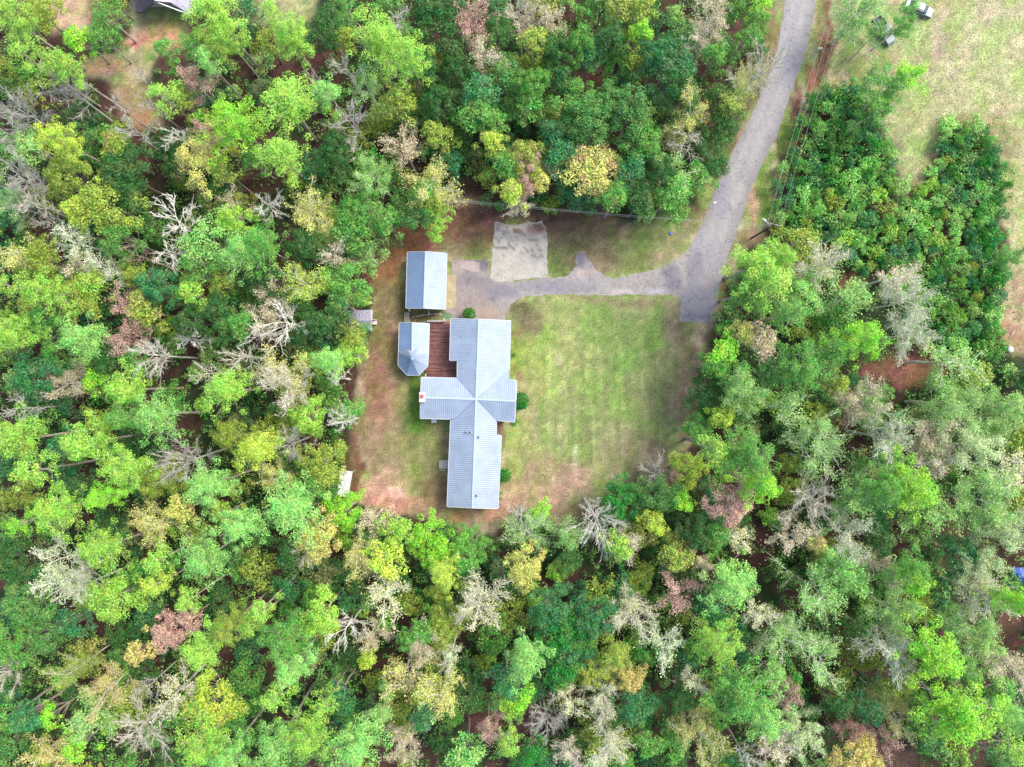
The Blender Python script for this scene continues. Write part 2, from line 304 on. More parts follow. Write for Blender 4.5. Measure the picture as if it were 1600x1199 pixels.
def ground_tone(px, py):
    px = np.asarray(px, float); py = np.asarray(py, float)
    wx = px+(fbm(px, py, 40, 5)-.5)*36; wy = py+(fbm(px, py, 40, 9)-.5)*36
    n = fbm(px, py, 60, 1)[:, None]; n2 = fbm(px, py, 14, 2)[:, None]
    litter = np.array([92., 66, 56]); green = np.array([52., 74, 40]); c = litter+(green-litter)*sstep(.42, .6, n)
    c = c*(.8+.4*n2)
    d = clearing(wx, wy)[:, None]
    lawn = np.array([162., 170, 112]); dry = np.array([196., 182, 146])
    lc = lawn+(dry-lawn)*sstep(.42, .62, fbm(px, py, 35, 4)[:, None])
    lc = lc+(np.array([132., 172, 74])-lc)*(sstep(.5, .68, fbm(px, py, 24, 14)[:, None])*.6)
    fm = sstep(0, 20, sdist(wx, wy, FIELD))[:, None]
    fld = np.array([178., 192, 122]); fld = fld+(np.array([200., 180, 145])-fld)*sstep(.45, .65, fbm(px, py, 30, 6)[:, None])
    lc = lc+(fld-lc)*fm
    c = c+(lc-c)*sstep(-6, 8, d)
    for x, y, rx, ry, rgb, k in PATCH:
        q = np.hypot((wx-x)/rx, (wy-y)/ry)
        m = np.where(q < 1.9)[0]
        if len(m):
            a = k*(1-sstep(.55, 1.45, q[m]+(fbm(px[m], py[m], 12, 7)-.5)*.9))[:, None]
            c[m] = c[m]+(np.array(rgb, float)-c[m])*a
    # streaks left by the mower, tyre curves
    s = sstep(800, 860, px)*(1-sstep(1060, 1085, px))*sstep(500, 560, py)*(1-sstep(740, 790, py))
    st = (vnoise(px+(fbm(px, py, 80, 8)-.5)*14, py, 1.0, 3)*0+vnoise(px+(fbm(px, py, 90, 8)-.5)*10, py*.06, 5.5, 31)-.5)
    c = c*(1+.20*(s*st)[:, None])
    for cx, cy, r, wdt in ((905,565,34,1.6),(905,565,48,1.5),(870,600,60,1.5),(1050,470,80,1.6),(1480,100,70,2),(1470,60,90,2)):
        q = np.abs(np.hypot(px-cx, (py-cy)*1.2)-r); a = (1-sstep(0, wdt*1.6, q))*(fbm(px, py, 30, int(r)) > .45)*.22
        c = c+(np.array([205., 200, 150])-c)*a[:, None]
    e = fbm(px, py*.6, 22, 51)[:, None]; c = c+(c*np.array([1.05, .99, 1.06])-c)*sstep(.5, .64, e); c = c+(c*np.array([.93, 1.02, .84])-c)*(1-sstep(.36, .5, e))
    g = c.mean(1)[:, None]; c = (g+(c-g)*.84)*1.07*np.array([1.01, .99, .97])
    e = fbm(px, py, 9, 53, 3)[:, None]; c = c*(.80+.4*e)
    c = c*(.86+.28*fbm(px, py, 5, 11, 3))[:, None]
    return c
def tone_attr(me, rgb):
    a = me.color_attributes.new("tone", 'FLOAT_COLOR', 'POINT')
    c = np.clip(rgb, 2, 250)/255.; l = np.where(c <= .04045, c/12.92, ((c+.055)/1.055)**2.4)/GAIN
    o = np.ones((len(l), 4), np.float32); o[:, :3] = l; a.data.foreach_set("color", o.reshape(-1))
# inner ground as one fine grid, split by what grows on it
gx = np.arange(-60, 1661, 4.0); gy = np.arange(-50, 1251, 4.0); NX, NY = len(gx), len(gy)
PX, PY = np.meshgrid(gx, gy); PX = PX.ravel(); PY = PY.ravel()
zz = np.zeros(len(PX))
tone = ground_tone(PX, PY)
fx = (PX.reshape(NY, NX)[:-1, :-1]+2).ravel(); fy = (PY.reshape(NY, NX)[:-1, :-1]+2).ravel()
idx = np.arange(NX*NY).reshape(NY, NX)
quad = np.stack([idx[1:, :-1], idx[1:, 1:], idx[:-1, 1:], idx[:-1, :-1]], -1).reshape(-1, 4)
yd = sdist(fx, fy, YARD) > 0; fd = (sdist(fx, fy, FIELD) > 0) & ~yd
for name, sel, mt in (("lawn", yd, M['lawn']), ("meadow", fd, M['lawn']), ("ground", ~(yd | fd), M['ground'])):
    q = quad[sel]; used, inv = np.unique(q, return_inverse=True); q = inv.reshape(-1, 4)
    co = np.stack([(PX[used]-800)*S, (599.5-PY[used])*S, zz[used]], -1); tn = tone[used]
    if name == "ground":      # carry the sheet on to the horizon
        n0 = len(co); x0, x1 = (gx[0]-800)*S, (gx[-1]-800)*S; y0, y1 = (599.5-gy[-1])*S, (599.5-gy[0])*S; B = 4000
        ex = [(-B, -B), (B, -B), (B, B), (-B, B), (x0, y0), (x1, y0), (x1, y1), (x0, y1)]
        co = np.vstack([co, [(a, b, 0) for a, b in ex]]); tn = np.vstack([tn, [[75, 72, 46]]*8])
        q = np.vstack([q, [[n0, n0+1, n0+5, n0+4], [n0+1, n0+2, n0+6, n0+5], [n0+2, n0+3, n0+7, n0+6], [n0+3, n0, n0+4, n0+7]]])
    me = bpy.data.meshes.new(name); me.from_pydata(co.tolist(), [], q.tolist()); me.materials.append(mt); me.update()
    tone_attr(me, tn); tag(link(bpy.data.objects.new(name, me)), kind='structure')

def sheet(name, poly, z, mt, tonef, step=.7, jit=.1, thick=.0, seed=1):
    """flat sheet with the outline poly (pixels), slightly ragged, cut on a grid so that it can carry tones"""
    rng = random.Random(seed); P = [W(x, y) for x, y in poly]; out = []
    for i in range(len(P)):
        a, b = P[i], P[(i+1) % len(P)]; n = max(1, int((b-a).length/.5))
        for k in range(n):
            p = a.lerp(b, k/n); out.append((p.x+rng.uniform(-jit, jit), p.y+rng.uniform(-jit, jit), z))
    from mathutils.geometry import delaunay_2d_cdt
    xs = [p[0] for p in out]; ys = [p[1] for p in out]; n0 = len(out)
    GX, GY = np.meshgrid(np.arange(min(xs)+step*.5, max(xs), step), np.arange(min(ys)+step*.5, max(ys), step)); GX, GY = GX.ravel(), GY.ravel()
    ok = sdist(GX, GY, [(p[0], p[1]) for p in out]) > .25
    V2 = [Vector((p[0], p[1])) for p in out]+[Vector((float(q), float(t))) for q, t in zip(GX[ok], GY[ok])]
    vo, _, fo, _, _, _ = delaunay_2d_cdt(V2, [], [list(range(n0))], 1, 1e-5)
    me = bpy.data.meshes.new(name); me.from_pydata([(q.x, q.y, z) for q in vo], [], [f if (vo[f[1]]-vo[f[0]]).cross(vo[f[2]]-vo[f[0]]) > 0 else f[::-1] for f in fo]); me.update()
    me.materials.append(mt)
    co = np.zeros(len(me.vertices)*3, np.float32); me.vertices.foreach_get("co", co); co = co.reshape(-1, 3)
    tone_attr(me, tonef(co[:, 0]/S+800, 599.5-co[:, 1]/S))
    return link(bpy.data.objects.new(name, me))
def blend(c, px, py, items, seed=40):
    wx = px+(fbm(px, py, 20, seed)-.5)*20; wy = py+(fbm(px, py, 20, seed+1)-.5)*20
    for x, y, rx, ry, rgb, k in items:
        q = np.hypot((wx-x)/rx, (wy-y)/ry); a = k*(1-sstep(.5, 1.4, q))[:, None]; c = c+(np.array(rgb, float)-c)*a
    return c
def road_tone(px, py):
    n = fbm(px, py, 30, 21)[:, None]; c = np.array([186., 181, 178])*(.94+.12*n)
    mid = np.interp(py, [0, 150, 300, 400, 500], [1250, 1209, 1144, 1105, 1086])
    t = np.abs(px-mid); tr = np.exp(-((t-9)/4.5)**2)+.7*np.exp(-(t/2.5)**2)*0
    c = c*(1+.07*tr)[:, None]
    edge = sstep(17, 24, t)*(py < 380); c = c*(1-.06*edge)[:, None]
    c = blend(c, px, py, [(1090,470,40,32,(140,138,155),.5),(1100,400,30,40,(186,182,188),.6),(1090,497,26,8,(128,126,140),.6),(1235,120,14,80,(182,178,186),.5),(1085,420,10,30,(150,146,160),.6),(1105,440,8,14,(180,165,160),.5),(1125,300,16,40,(160,156,172),.5)])
    return c*(.95+.1*fbm(px, py, 4, 22, 2))[:, None]
def drive_tone(px, py):
    n = fbm(px, py, 22, 23)[:, None]; c = np.array([190., 183, 177])*(.9+.2*n)
    c = blend(c, px, py, [(740,460,50,45,(182,168,162),.95),(750,490,40,10,(198,176,158),.8),(735,440,30,10,(160,152,156),.7),(715,412,12,10,(205,188,175),.9),(750,412,14,10,(135,128,138),.9),(785,455,30,12,(150,146,158),.7),(870,448,60,9,(158,154,170),.6),
        (975,457,34,3.5,(222,208,200),.9),(1025,456,18,4,(212,208,212),.9),(905,425,8,7,(228,205,190),.9),(908,405,8,14,(140,134,145),.9),(930,430,8,3,(225,200,185),.8),(1000,438,16,2.5,(205,192,188),.7),(1050,432,14,24,(140,136,150),.7),(900,450,16,6,(182,172,165),.6),(1005,420,6,2,(190,110,85),.7)], 44)
    return c*(.93+.14*fbm(px, py, 4, 24, 2))[:, None]
def pad_tone(px, py):
    n = fbm(px, py, 16, 25)[:, None]; c = np.array([222., 215, 200])*(.93+.14*n)
    c = blend(c, px, py, [(815,372,34,10,(170,166,162),.7),(835,358,16,10,(160,130,122),.8),(800,352,20,6,(205,182,168),.8),(790,366,8,4,(140,135,138),.7),(845,356,6,8,(135,100,92),.7),(810,362,5,4,(150,110,100),.8),(790,388,16,2,(150,140,138),.7),(835,395,12,10,(180,178,172),.5),(850,420,6,20,(205,200,185),.6),(780,350,8,5,(215,190,175),.8)], 46)
    sp = (fbm(px, py, 3.2, 27, 3) > .62) & (py < 400); c[sp] *= .8
    return c*(.93+.14*fbm(px, py, 4, 26, 2))[:, None]
def flat_tone(rgb, seed): return lambda px, py: np.array(rgb, float)*(.85+.3*fbm(px, py, 12, seed))[:, None]
tag(sheet("road", ROAD, .024, M['asphalt'], road_tone, jit=.17, seed=3), kind='structure')
tag(sheet("driveway", DRIVE, .018, M['asphalt'], drive_tone, jit=.17, seed=4), kind='structure')
tag(sheet("concrete_pad", PAD, .030, M['concrete'], pad_tone, .45, jit=.14, seed=5), kind='structure')
tag(sheet("garage_apron", APRON, .034, M['concrete'], flat_tone((208,194,152), 28), .45, .03, seed=6), kind='structure')
tag(sheet("patched_concrete", [(714,410),(718,408),(745,409),(750,412),(749,422),(745,425),(730,422),(716,418)], .026, M['concrete'], flat_tone((206,188,180), 29), .45, .08, seed=7), kind='structure')

# ------------------------------------------------------------------ roofs in pixels of the photo
def slope(poly, ra, rb, zr, k, parent, name="roof_slope", mt='roof', seam=.36, cap=.11, seam_mt='seam', label=None):
    """one roof slope: outline poly (px) falling at pitch k away from the ridge ra-rb at height zr; seams run down it"""
    ra = np.array(ra, float); rb = np.array(rb, float); u = (rb-ra)/np.linalg.norm(rb-ra); nrm = np.array([-u[1], u[0]])
    cen = np.mean(np.array(poly, float), 0)
    if np.dot(cen-ra, nrm) < 0: nrm = -nrm
    def P(x, y, up=0.0):
        d = max(0.0, np.dot(np.array([x, y])-ra, nrm))*S
        return W(x, y, zr-k*d)+Vector((0, 0, up))
    mb = MB(); mb.prism([P(x, y) for x, y in poly], dz=.14); o = mb.build(name, M[mt], parent)
    if label: o['label'] = label
    if not seam: return o, P
    pts = np.array(poly, float); t = (pts-ra)@u; sb = MB(); q = math.floor(t.min()/(seam/S))*(seam/S)+.5*seam/S
    while q < t.max():
        hit = []
        for i in range(len(pts)):
            j = (i+1) % len(pts); a, b = t[i]-q, t[j]-q
            if (a > 0) != (b > 0):
                p = pts[i]+(pts[j]-pts[i])*(a/(a-b)); hit.append(np.dot(p-ra, nrm))
        hit.sort()
        for h0, h1 in zip(hit[::2], hit[1::2]):
            if h1-h0 < .6: continue
            A = ra+u*q+nrm*(h0+.1); B = ra+u*q+nrm*(h1-.1); a, b = P(*A, .045), P(*B, .045)
            s = (b-a).cross(Vector((0, 0, 1))).normalized()*.036
            sb.prism([a-s, b-s, b+s, a+s] if (b-a).cross(s).z > 0 else [a+s, b+s, b-s, a-s], dz=.06)
        q += seam/S
    so = sb.build("standing_seam", M[seam_mt], o); so['kind'] = 'stuff'
    return o, P
def strip(parent, name, a, b, wd, h, mt):
    a, b = Vector(a), Vector(b); s = (b-a).cross(Vector((0, 0, 1))).normalized()*(wd/2)
    mb = MB(); mb.prism([a+s, b+s, b-s, a-s], dz=h); return mb.build(name, M[mt], parent)
def eave(parent, P, a, b, name="gutter", wd=.13):
    A, B = P(*a, .01), P(*b, .01); d = (B-A).normalized()*.0; strip(parent, name, A+d, B-d, wd, .17, 'trim')
def gable_block(parent, x0, y0, x1, y1, axis, zr, k, inset=3.5, top=.22):
    """walls under a gabled roof; axis 'y' = ridge runs up the photo. Pixel box."""
    a, b = W(x0+inset, y1-inset, zr-1), W(x1-inset, y0+inset, zr-1); mb = MB()
    if axis == 'y':
        cx = (a.x+b.x)/2; e = zr-k*(b.x-a.x)/2-top; r = zr-top
        pr = [(a.x, b.y, 0), (b.x, b.y, 0), (b.x, b.y, e), (cx, b.y, r), (a.x, b.y, e)]; off = (0, a.y-b.y, 0)
    else:
        cy = (a.y+b.y)/2; e = zr-k*(b.y-a.y)/2-top; r = zr-top
        pr = [(a.x, b.y, 0), (a.x, a.y, 0), (a.x, a.y, e), (a.x, cy, r), (a.x, b.y, e)]; off = (b.x-a.x, 0, 0)
    mb.prism(pr, off=off); return mb.build("wall", M['wall'], parent), a, b
def window(parent, c, wd, hh, face):
    """face: unit normal (x,y)"""
    nx, ny = face; rz = math.atan2(ny, nx)+math.pi/2; f = MB(); w2 = wd/2
    c = Vector(c); t = Vector((-ny, nx, 0)); n = Vector((nx, ny, 0))
    for s in (-1, 1): f.box(c+t*(s*w2)+n*.03, (.09, .1, hh+.09), rz)
    for s in (-1, 0, 1): f.box(c+Vector((0, 0, s*hh/2))+n*.03, (wd-.09, .1, .08), rz)
    fo = f.build("window", M['trim'], parent); g = MB(); g.box(c+n*.012, (wd-.08, .02, hh-.06), rz); g.build("pane", M['glass'], fo)
def door(parent, c, wd, hh, face, mt='door'):
    nx, ny = face; rz = math.atan2(ny, nx)+math.pi/2; c = Vector(c); n = Vector((nx, ny, 0)); t = Vector((-ny, nx, 0)); f = MB()
    f.box(c+n*.03, (wd, .07, hh), rz); d = f.build("door", M[mt], parent); h = MB(); h.box(c+n*.1+t*(wd*.4), (.05, .06, .14), rz); h.build("handle", M['grey_metal'], d)

# ------------------------------------------------------------------ the house
house = tag(empty("house", W(744, 640)), "long white metal roofed house with crossing ridges in the middle of the lawn", "house")
house.location = (0, 0, 0)
ZR, K = 5.1, .36; J = (744, 624)
NR0, NR1 = (748.5, 499), J; SR0, SR1 = J, (738.2, 794.2); WR0, WR1 = (663, 621.4), J; ER0, ER1 = J, (806.2, 627.2)
o, P = slope([(704.3,498),(748.5,499),J,(714.2,591),(714.6,563.8),(702.5,563.8)], NR0, NR1, ZR, K, house)
eave(house, P, (704.2,498.6), (702.5,563.4)); eave(house, P, (714.6,564.4), (714.3,590)); eave(house, P, (703,498), (748.4,499), "rake_trim", .1); eave(house, P, (703,563.9), (714,563.9), "rake_trim", .08)
o, P = slope([(748.5,499),(798,501.2),(796,578),J], NR0, NR1, ZR, K, house)
eave(house, P, (798.1,502), (796.1,577.4)); eave(house, P, (748.6,499), (798,501.2), "rake_trim", .1)
o, P = slope([J,(712,655),(704,655.6),(698.4,792),(738.2,794.2)], SR0, SR1, ZR, K, house)
eave(house, P, (704,656.6), (698.4,791.5)); eave(house, P, (698.6,792), (738.1,794.2), "rake_trim", .1)
o, P = slope([J,(738.2,794.2),(778.4,795.2),(783.6,680),(775.8,679.3),(776.2,657)], SR0, SR1, ZR, K, house)
eave(house, P, (783.6,681), (778.5,794.6)); eave(house, P, (775.9,660), (775.8,678.6)); eave(house, P, (738.3,794.2), (778.3,795.2), "rake_trim", .1)
o, P = slope([(658.3,589.7),(657.2,621.2),(663,621.4),J,(714.2,591)], WR0, WR1, ZR, K, house)
eave(house, P, (658.8,589.6), (713.6,590.9)); eave(house, P, (658.2,590), (657.3,613.4), "rake_trim", .12)
o, P = slope([(657.2,621.2),(656.5,653.8),(712,655),J,(663,621.4)], WR0, WR1, ZR, K, house)
eave(house, P, (656.6,654), (703.4,655.2)); eave(house, P, (656.8,630), (656.5,653.4), "rake_trim", .12)
o, P = slope([J,(796,578),(796.1,593.6),(807.3,594.6),(806.2,627.2)], ER0, ER1, ZR, K, house)
eave(house, P, (796.6,593.8), (807.2,594.7)); eave(house, P, (807.2,595.2), (806.3,626.6), "rake_trim", .12)
o, P = slope([J,(806.2,627.2),(804.4,659.8),(776.2,657)], ER0, ER1, ZR, K, house)
eave(house, P, (777,657.2), (804.2,659.9)); eave(house, P, (806.2,628), (804.5,659.2), "rake_trim", .12)
for a, b in ((NR0, NR1), (SR0, SR1), (WR0, WR1), (ER0, ER1)): strip(house, "ridge_cap", W(*a, ZR+.07), W(*b, ZR+.07), .3, .06, 'roof_ridge')
m = MB(); p = W(*J, ZR+.09); m.tube([p-Vector((0, 0, .1)), p+Vector((0, 0, .02))], [.25, .18], 10); m.build('ridge_junction', M['roof_ridge'], house)
for q, ra, rb in (((714.4,591.2), WR0, WR1), ((712,654.8), SR0, SR1), ((795.8,578.2), NR0, NR1), ((776.2,656.8), SR0, SR1)):
    u = np.array(rb, float)-np.array(ra, float); u /= np.linalg.norm(u); d = abs((q[0]-ra[0])*u[1]-(q[1]-ra[1])*u[0])*S
    strip(house, "valley_flashing", W(*J, ZR+.03), W(*q, ZR-K*d+.03), .16, .03, 'seam')
for x, y, sx, sy, dd in ((729.3,675.3,.35,.32,24), (735.8,675.4,.36,.32,20), (748.4,683,.38,.34,12), (745.3,774.5,.36,.36,10)):
    d = abs(x-742)*S; v = MB(); z = ZR-K*d; p = W(x, y, z); v.box((p.x, p.y, z+.16), (sx, sy, .36)); vo = v.build("roof_vent", M['grey_metal'], house)
    c = MB(); c.box((p.x-.03, p.y, z+.37), (sx*.6, sy*.7, .05)); c.build("vent_opening", M['dark'], vo)
for x, y in ((720.3,526.6), (722.4,575.5)):
    z = ZR-K*(748-x)*S; p = W(x, y, z); v = MB(); v.tube([(p.x, p.y, z-.02), (p.x, p.y, z+.3)], .07, 8); v.build("vent_pipe", M['dark'], house)
p = W(659.4, 620.9, 5.6); c = MB(); c.box((p.x, p.y, 2.85), (.95, 1.7, 5.5)); ch = c.build("chimney", M['trim'], house)
c = MB(); c.box((p.x-.02, p.y+.12, 5.68), (.55, .62, .16)); c.build("chimney_crown", M['brick'], ch)
gable_block(house, 714, 560, 793, 600, 'y', ZR, K, 4, .45)
_, a, b = gable_block(house, 705, 500, 796, 562, 'y', ZR, K, 5, .35)
for yy in (0.2, .5, .8): window(house, (b.x+.0, a.y+(b.y-a.y)*yy, 1.6), 1.2, 1.2, (1, 0))
window(house, ((a.x+b.x)/2, b.y, 1.6), 1.6, 1.2, (0, 1))
_, a, b = gable_block(house, 658, 590, 806, 657, 'x', ZR-.01, K+.01, 5)
window(house, (b.x, (a.y+b.y)/2, 1.6), 1.8, 1.3, (1, 0)); window(house, (a.x+1.6, a.y, 1.6), 1.2, 1.2, (0, -1)); door(house, (a.x+3.6, a.y, 1.05), .95, 2.1, (0, -1))
_, a, b = gable_block(house, 702, 664, 777, 793, 'y', ZR-.02, K+.02, 4, .6)
for yy in (.15, .75): window(house, (a.x, a.y+(b.y-a.y)*yy, 1.6), 1.1, 1.2, (-1, 0))
for yy in (.2, .55, .8): window(house, (b.x, a.y+(b.y-a.y)*yy, 1.6), 1.1, 1.2, (1, 0))
door(house, (a.x, a.y+(b.y-a.y)*.36, 1.05), .95, 2.1, (-1, 0)); window(house, ((a.x+b.x)/2, a.y, 1.6), 1.4, 1.2, (0, -1))
p = W(698.5, 726); s = MB(); s.box((p.x-.35, p.y, .1), (1.5, 1.5, .2)); s.box((p.x-1.2, p.y, .05), (.35, 1.3, .1)); st = s.build("doorstep", M['stone'], house)
s = MB(); s.box((p.x-.7, p.y-.95, .55), (1.1, .07, .07)); s.box((p.x-1.2, p.y-.95, .28), (.07, .07, .52)); s.build("step_rail", M['trim'], house)
p = W(679, 656); s = MB(); s.box((p.x, p.y-.2, .5), (.9, .6, .9)); s.build("air_conditioner", M['grey_metal'], house)

# ------------------------------------------------------------------ sunroom with its octagonal end
sun_room = tag(empty("sunroom"), "narrow outbuilding with metal roof ending in an octagonal pavilion beside the deck", "outbuilding")
ZS, KS = 4.6, .55
R0, R1 = (644.7,504.4), (644.2,552)
o, P = slope([(624,504.4),(644.7,504.4),(644.2,552),(622.5,552)], R0, R1, ZS, KS, sun_room, mt='roof_shaded'); eave(sun_room, P, (623.9,505), (622.6,551)); eave(sun_room, P, (624.2,504.3), (644.6,504.3), "rake_trim", .08)
o, P = slope([(644.7,504.4),(671,505.7),(669.6,552),(644.2,552)], R0, R1, ZS, KS, sun_room); eave(sun_room, P, (671,506.4), (669.7,551.4)); eave(sun_room, P, (644.8,504.4), (670.8,505.6), "rake_trim", .08)
strip(sun_room, "ridge_cap", W(644.7,504.2,ZS+.07), W(644.2,550,ZS+.07), .3, .06, 'roof_ridge')
AP = W(642.8, 560.8, 5.7); ring = [(622.4,550.8,3.3),(637.4,545.9,4.45),(644.3,549.6,4.75),(653.7,545.9,4.3),(669.9,551.5,3.3),(668.4,572.6,3.1),(654.5,586.8,3.1),(636,586.6,3.1),(621.9,571,3.1)]
Rg = [W(*r) for r in ring]
for i in range(len(Rg)):
    a, b = Rg[i], Rg[(i+1) % len(Rg)]; m = MB(); m.prism([AP, b, a] if (b-AP).cross(a-AP).z > 0 else [AP, a, b], dz=.1); f = m.build("roof_facet", M['roof_shaded' if i in (6, 7, 8) else 'roof'], sun_room)  # facets turned from the sun get the metal with painted shade
    sm = MB(); L = (b-a).length; n = max(1, round(L/.5))
    for k in range(0, n+1):
        q = a.lerp(b, k/n); tip = AP.lerp(a.lerp(b, .5), .04+.34*abs(k/n-.5)*0); dn = (q-tip); s = dn.cross(Vector((0, 0, 1))).normalized()*.032
        tip = tip+dn*.08; up = Vector((0, 0, .045)); sm.prism([tip+s+up, q+s+up, q-s+up, tip-s+up], dz=.07)
    so = sm.build("standing_seam", M['seam'], f); so['kind'] = 'stuff'
for i in (5, 6, 7, 8, 4):
    strip(sun_room, "gutter", Rg[i]+Vector((0, 0, .02)), Rg[(i+1) % 9]+Vector((0, 0, .02)), .1, .15, 'trim')
m = MB(); m.tube([AP-Vector((0, 0, .05)), AP+Vector((0, 0, .35))], [.14, .03], 8); m.build("finial", M['roof_ridge'], sun_room)
gable_block(sun_room, 624, 505, 670, 556, 'y', ZS, KS, 3)
m = MB(); cen = W(646, 566); base = [cen+(Vector((r.x, r.y, 0))-cen)*.86 for r in [Rg[0], Rg[4], Rg[5], Rg[6], Rg[7], Rg[8]]]; m.prism([b+Vector((0, 0, 2.95)) for b in base[::-1]], dz=2.95); m.build("wall", M['wall'], sun_room)

# ------------------------------------------------------------------ garage
garage = tag(empty("garage"), "detached garage with pale bluish ribbed metal gable roof above the deck and sunroom", "garage")
G0, G1 = (665.3,393.2), (662.6,481.8)
o, P = slope([(636.6,393.6),G0,G1,(634,481.8)], G0, G1, 4.9, .5, garage, mt='roof_shaded'); eave(garage, P, (636.6,394.2), (634.1,481.4)); eave(garage, P, (637,393.6), (665,393.2), "rake_trim", .09); eave(garage, P, (634.4,481.9), (662.4,481.9), "rake_trim", .09)
o, P = slope([G0,(698.3,395.7),(695.9,483.7),G1], G0, G1, 4.9, .45, garage); eave(garage, P, (698.4,396.2), (696,483.4)); eave(garage, P, (665.6,393.2), (698,395.6), "rake_trim", .09); eave(garage, P, (662.8,481.9), (695.6,483.6), "rake_trim", .09)
strip(garage, "ridge_cap", W(*G0, 4.97), W(*G1, 4.97), .3, .06, 'roof_ridge')
_, a, b = gable_block(garage, 637, 395, 696, 482, 'y', 4.8, .47, 3)
for yy in (.3, .72):
    d = MB(); yc = a.y+(b.y-a.y)*yy*.75; d.box((b.x+.03, yc, 1.1), (.07, 2.7, 2.2)); gd = d.build("garage_door", M['trim'], garage)
    for zc in (.55, 1.1, 1.65):
        d = MB(); d.box((b.x+.075, yc, zc), (.02, 2.6, .03)); d.build("door_groove", M['grey_metal'], gd)
window(garage, (a.x, (a.y+b.y)/2, 1.6), 1.0, 1.0, (-1, 0))

# ------------------------------------------------------------------ deck between house and sunroom
deck = tag(empty("deck"), "weathered red brown wooden deck with blackened boards between house and sunroom", "deck")
dk = MB(); rng = random.Random(5); y = 503.5
while y < 590:
    xa = 668.2-.035*(y-503); xb = 704+rng.uniform(0, .5) if y < 563 else 715.5
    xm = xa+rng.uniform(.3, .7)*(xb-xa)
    for p, q in ((xa, xm-.15), (xm+.15, xb)):
        A, B = W(p, y), W(q, y-.1); dk.box(((A.x+B.x)/2, A.y, .46+rng.uniform(-.006, .006)), (B.x-A.x, .128, .04), -.004)
    y += 1.3
d = dk.build("deck_board", M['deck'], deck); d['kind'] = 'stuff'
for x, y in ((669,504),(690,504),(712,530),(669,545),(667,588),(712,588),(690,588)):
    p = W(x, y); m = MB(); m.box((p.x+.2, p.y-.2, .2), (.14, .14, .42)); m.build("support_post", M['wood'], deck)
def railing(a, b):
    A, B = W(*a, 0), W(*b, 0); m = MB(); L = (B-A).length; n = max(1, round(L/1.6)); rz = math.atan2(B.y-A.y, B.x-A.x)
    m.box(((A.x+B.x)/2, (A.y+B.y)/2, 1.42), (L, .12, .05), rz); m.box(((A.x+B.x)/2, (A.y+B.y)/2, .62), (L, .05, .06), rz)
    for i in range(n+1):
        p = A.lerp(B, i/n); m.box((p.x, p.y, .72), (.1, .1, 1.36))
    ro = m.build("railing", M['trim'], deck); s = MB(); k = int(L/.14)
    for i in range(1, k):
        p = A.lerp(B, i/k); s.box((p.x, p.y, 1.02), (.035, .035, .74))
    so = s.build("baluster", M['trim'], ro); so['kind'] = 'stuff'
railing((669,503), (695,503)); railing((695,502), (695,499)); railing((670.2,546), (669,556)); railing((666.5,585), (666.2,589.5))

# ------------------------------------------------------------------ small metal-roofed garden shed at the wood's edge
shed = tag(empty("garden_shed"), "small garden shed with rust streaked metal gable roof half under the trees", "shed")
o, P = slope([(544,485.5),(581.5,484.2),(580.5,500.5),(545,500)], (545,500), (580.5,500.5), 3.2, .4, shed, mt='roof_rust', seam=.55)
o, P = slope([(545,500),(580.5,500.5),(579.3,518),(556,520),(546,517)], (545,500), (580.5,500.5), 3.2, .5, shed, mt='roof_rust', seam=.55, label="rust brown lower roof slope")
strip(shed, "ridge_cap", W(545,500,3.26), W(580.5,500.5,3.26), .2, .05, 'roof_rust')
strip(shed, "rake_trim", W(581.4,484.6,2.5), W(580.4,500.4,3.24), .16, .16, 'trim'); strip(shed, "rake_trim", W(580.4,500.8,3.2), W(579.3,517.8,2.3), .16, .16, 'trim')
_, a, b = gable_block(shed, 547, 485, 580, 519, 'x', 3.1, .45, 2)
m = MB()
for dy in (-.42, .42): m.box((b.x+.45, (a.y+b.y)/2+dy, .5), (.8, .07, .9))
m.box((b.x+.4, (a.y+b.y)/2, .08), (.8, .78, .12)); m.build("entry_steps", M['trim'], shed); door(shed, (b.x, (a.y+b.y)/2, 1.0), .8, 1.8, (1, 0))
# white corrugated lean-to
lean = tag(empty("lean_to"), "narrow lean-to with white corrugated roof leaning by the woods at the yard corner", "shelter")
m = MB(); T = [(531.5,735,2.3),(551,737,2.3),(544,778,2.0),(525.5,774,2.0)]; Tw = [W(*t) for t in T]; n = 18
for i in range(n):
    u0, u1 = i/n, (i+.94)/n; A, B = Tw[0].lerp(Tw[1], u0), Tw[0].lerp(Tw[1], u1); D, E = Tw[3].lerp(Tw[2], u0), Tw[3].lerp(Tw[2], u1)
    up = Vector((0, 0, .03 if i % 2 else 0)); j = random.Random(i).uniform(-.25, .1); D = D+(A-D)*(-j*.06); E = E+(B-E)*(-j*.06); m.prism([A+up, D+up, E+up, B+up], dz=.02)
r = m.build("roof_sheet", M['white_metal'], lean); m = MB()
for t in Tw: m.tube([(t.x, t.y, 0), (t.x, t.y, t.z-.06)], .06, 6)
for i in range(4): m.tube([Tw[i]-Vector((0, 0, .08)), Tw[(i+1) % 4]-Vector((0, 0, .08))], .04, 5)
m.build("post_frame", M['wood'], lean)

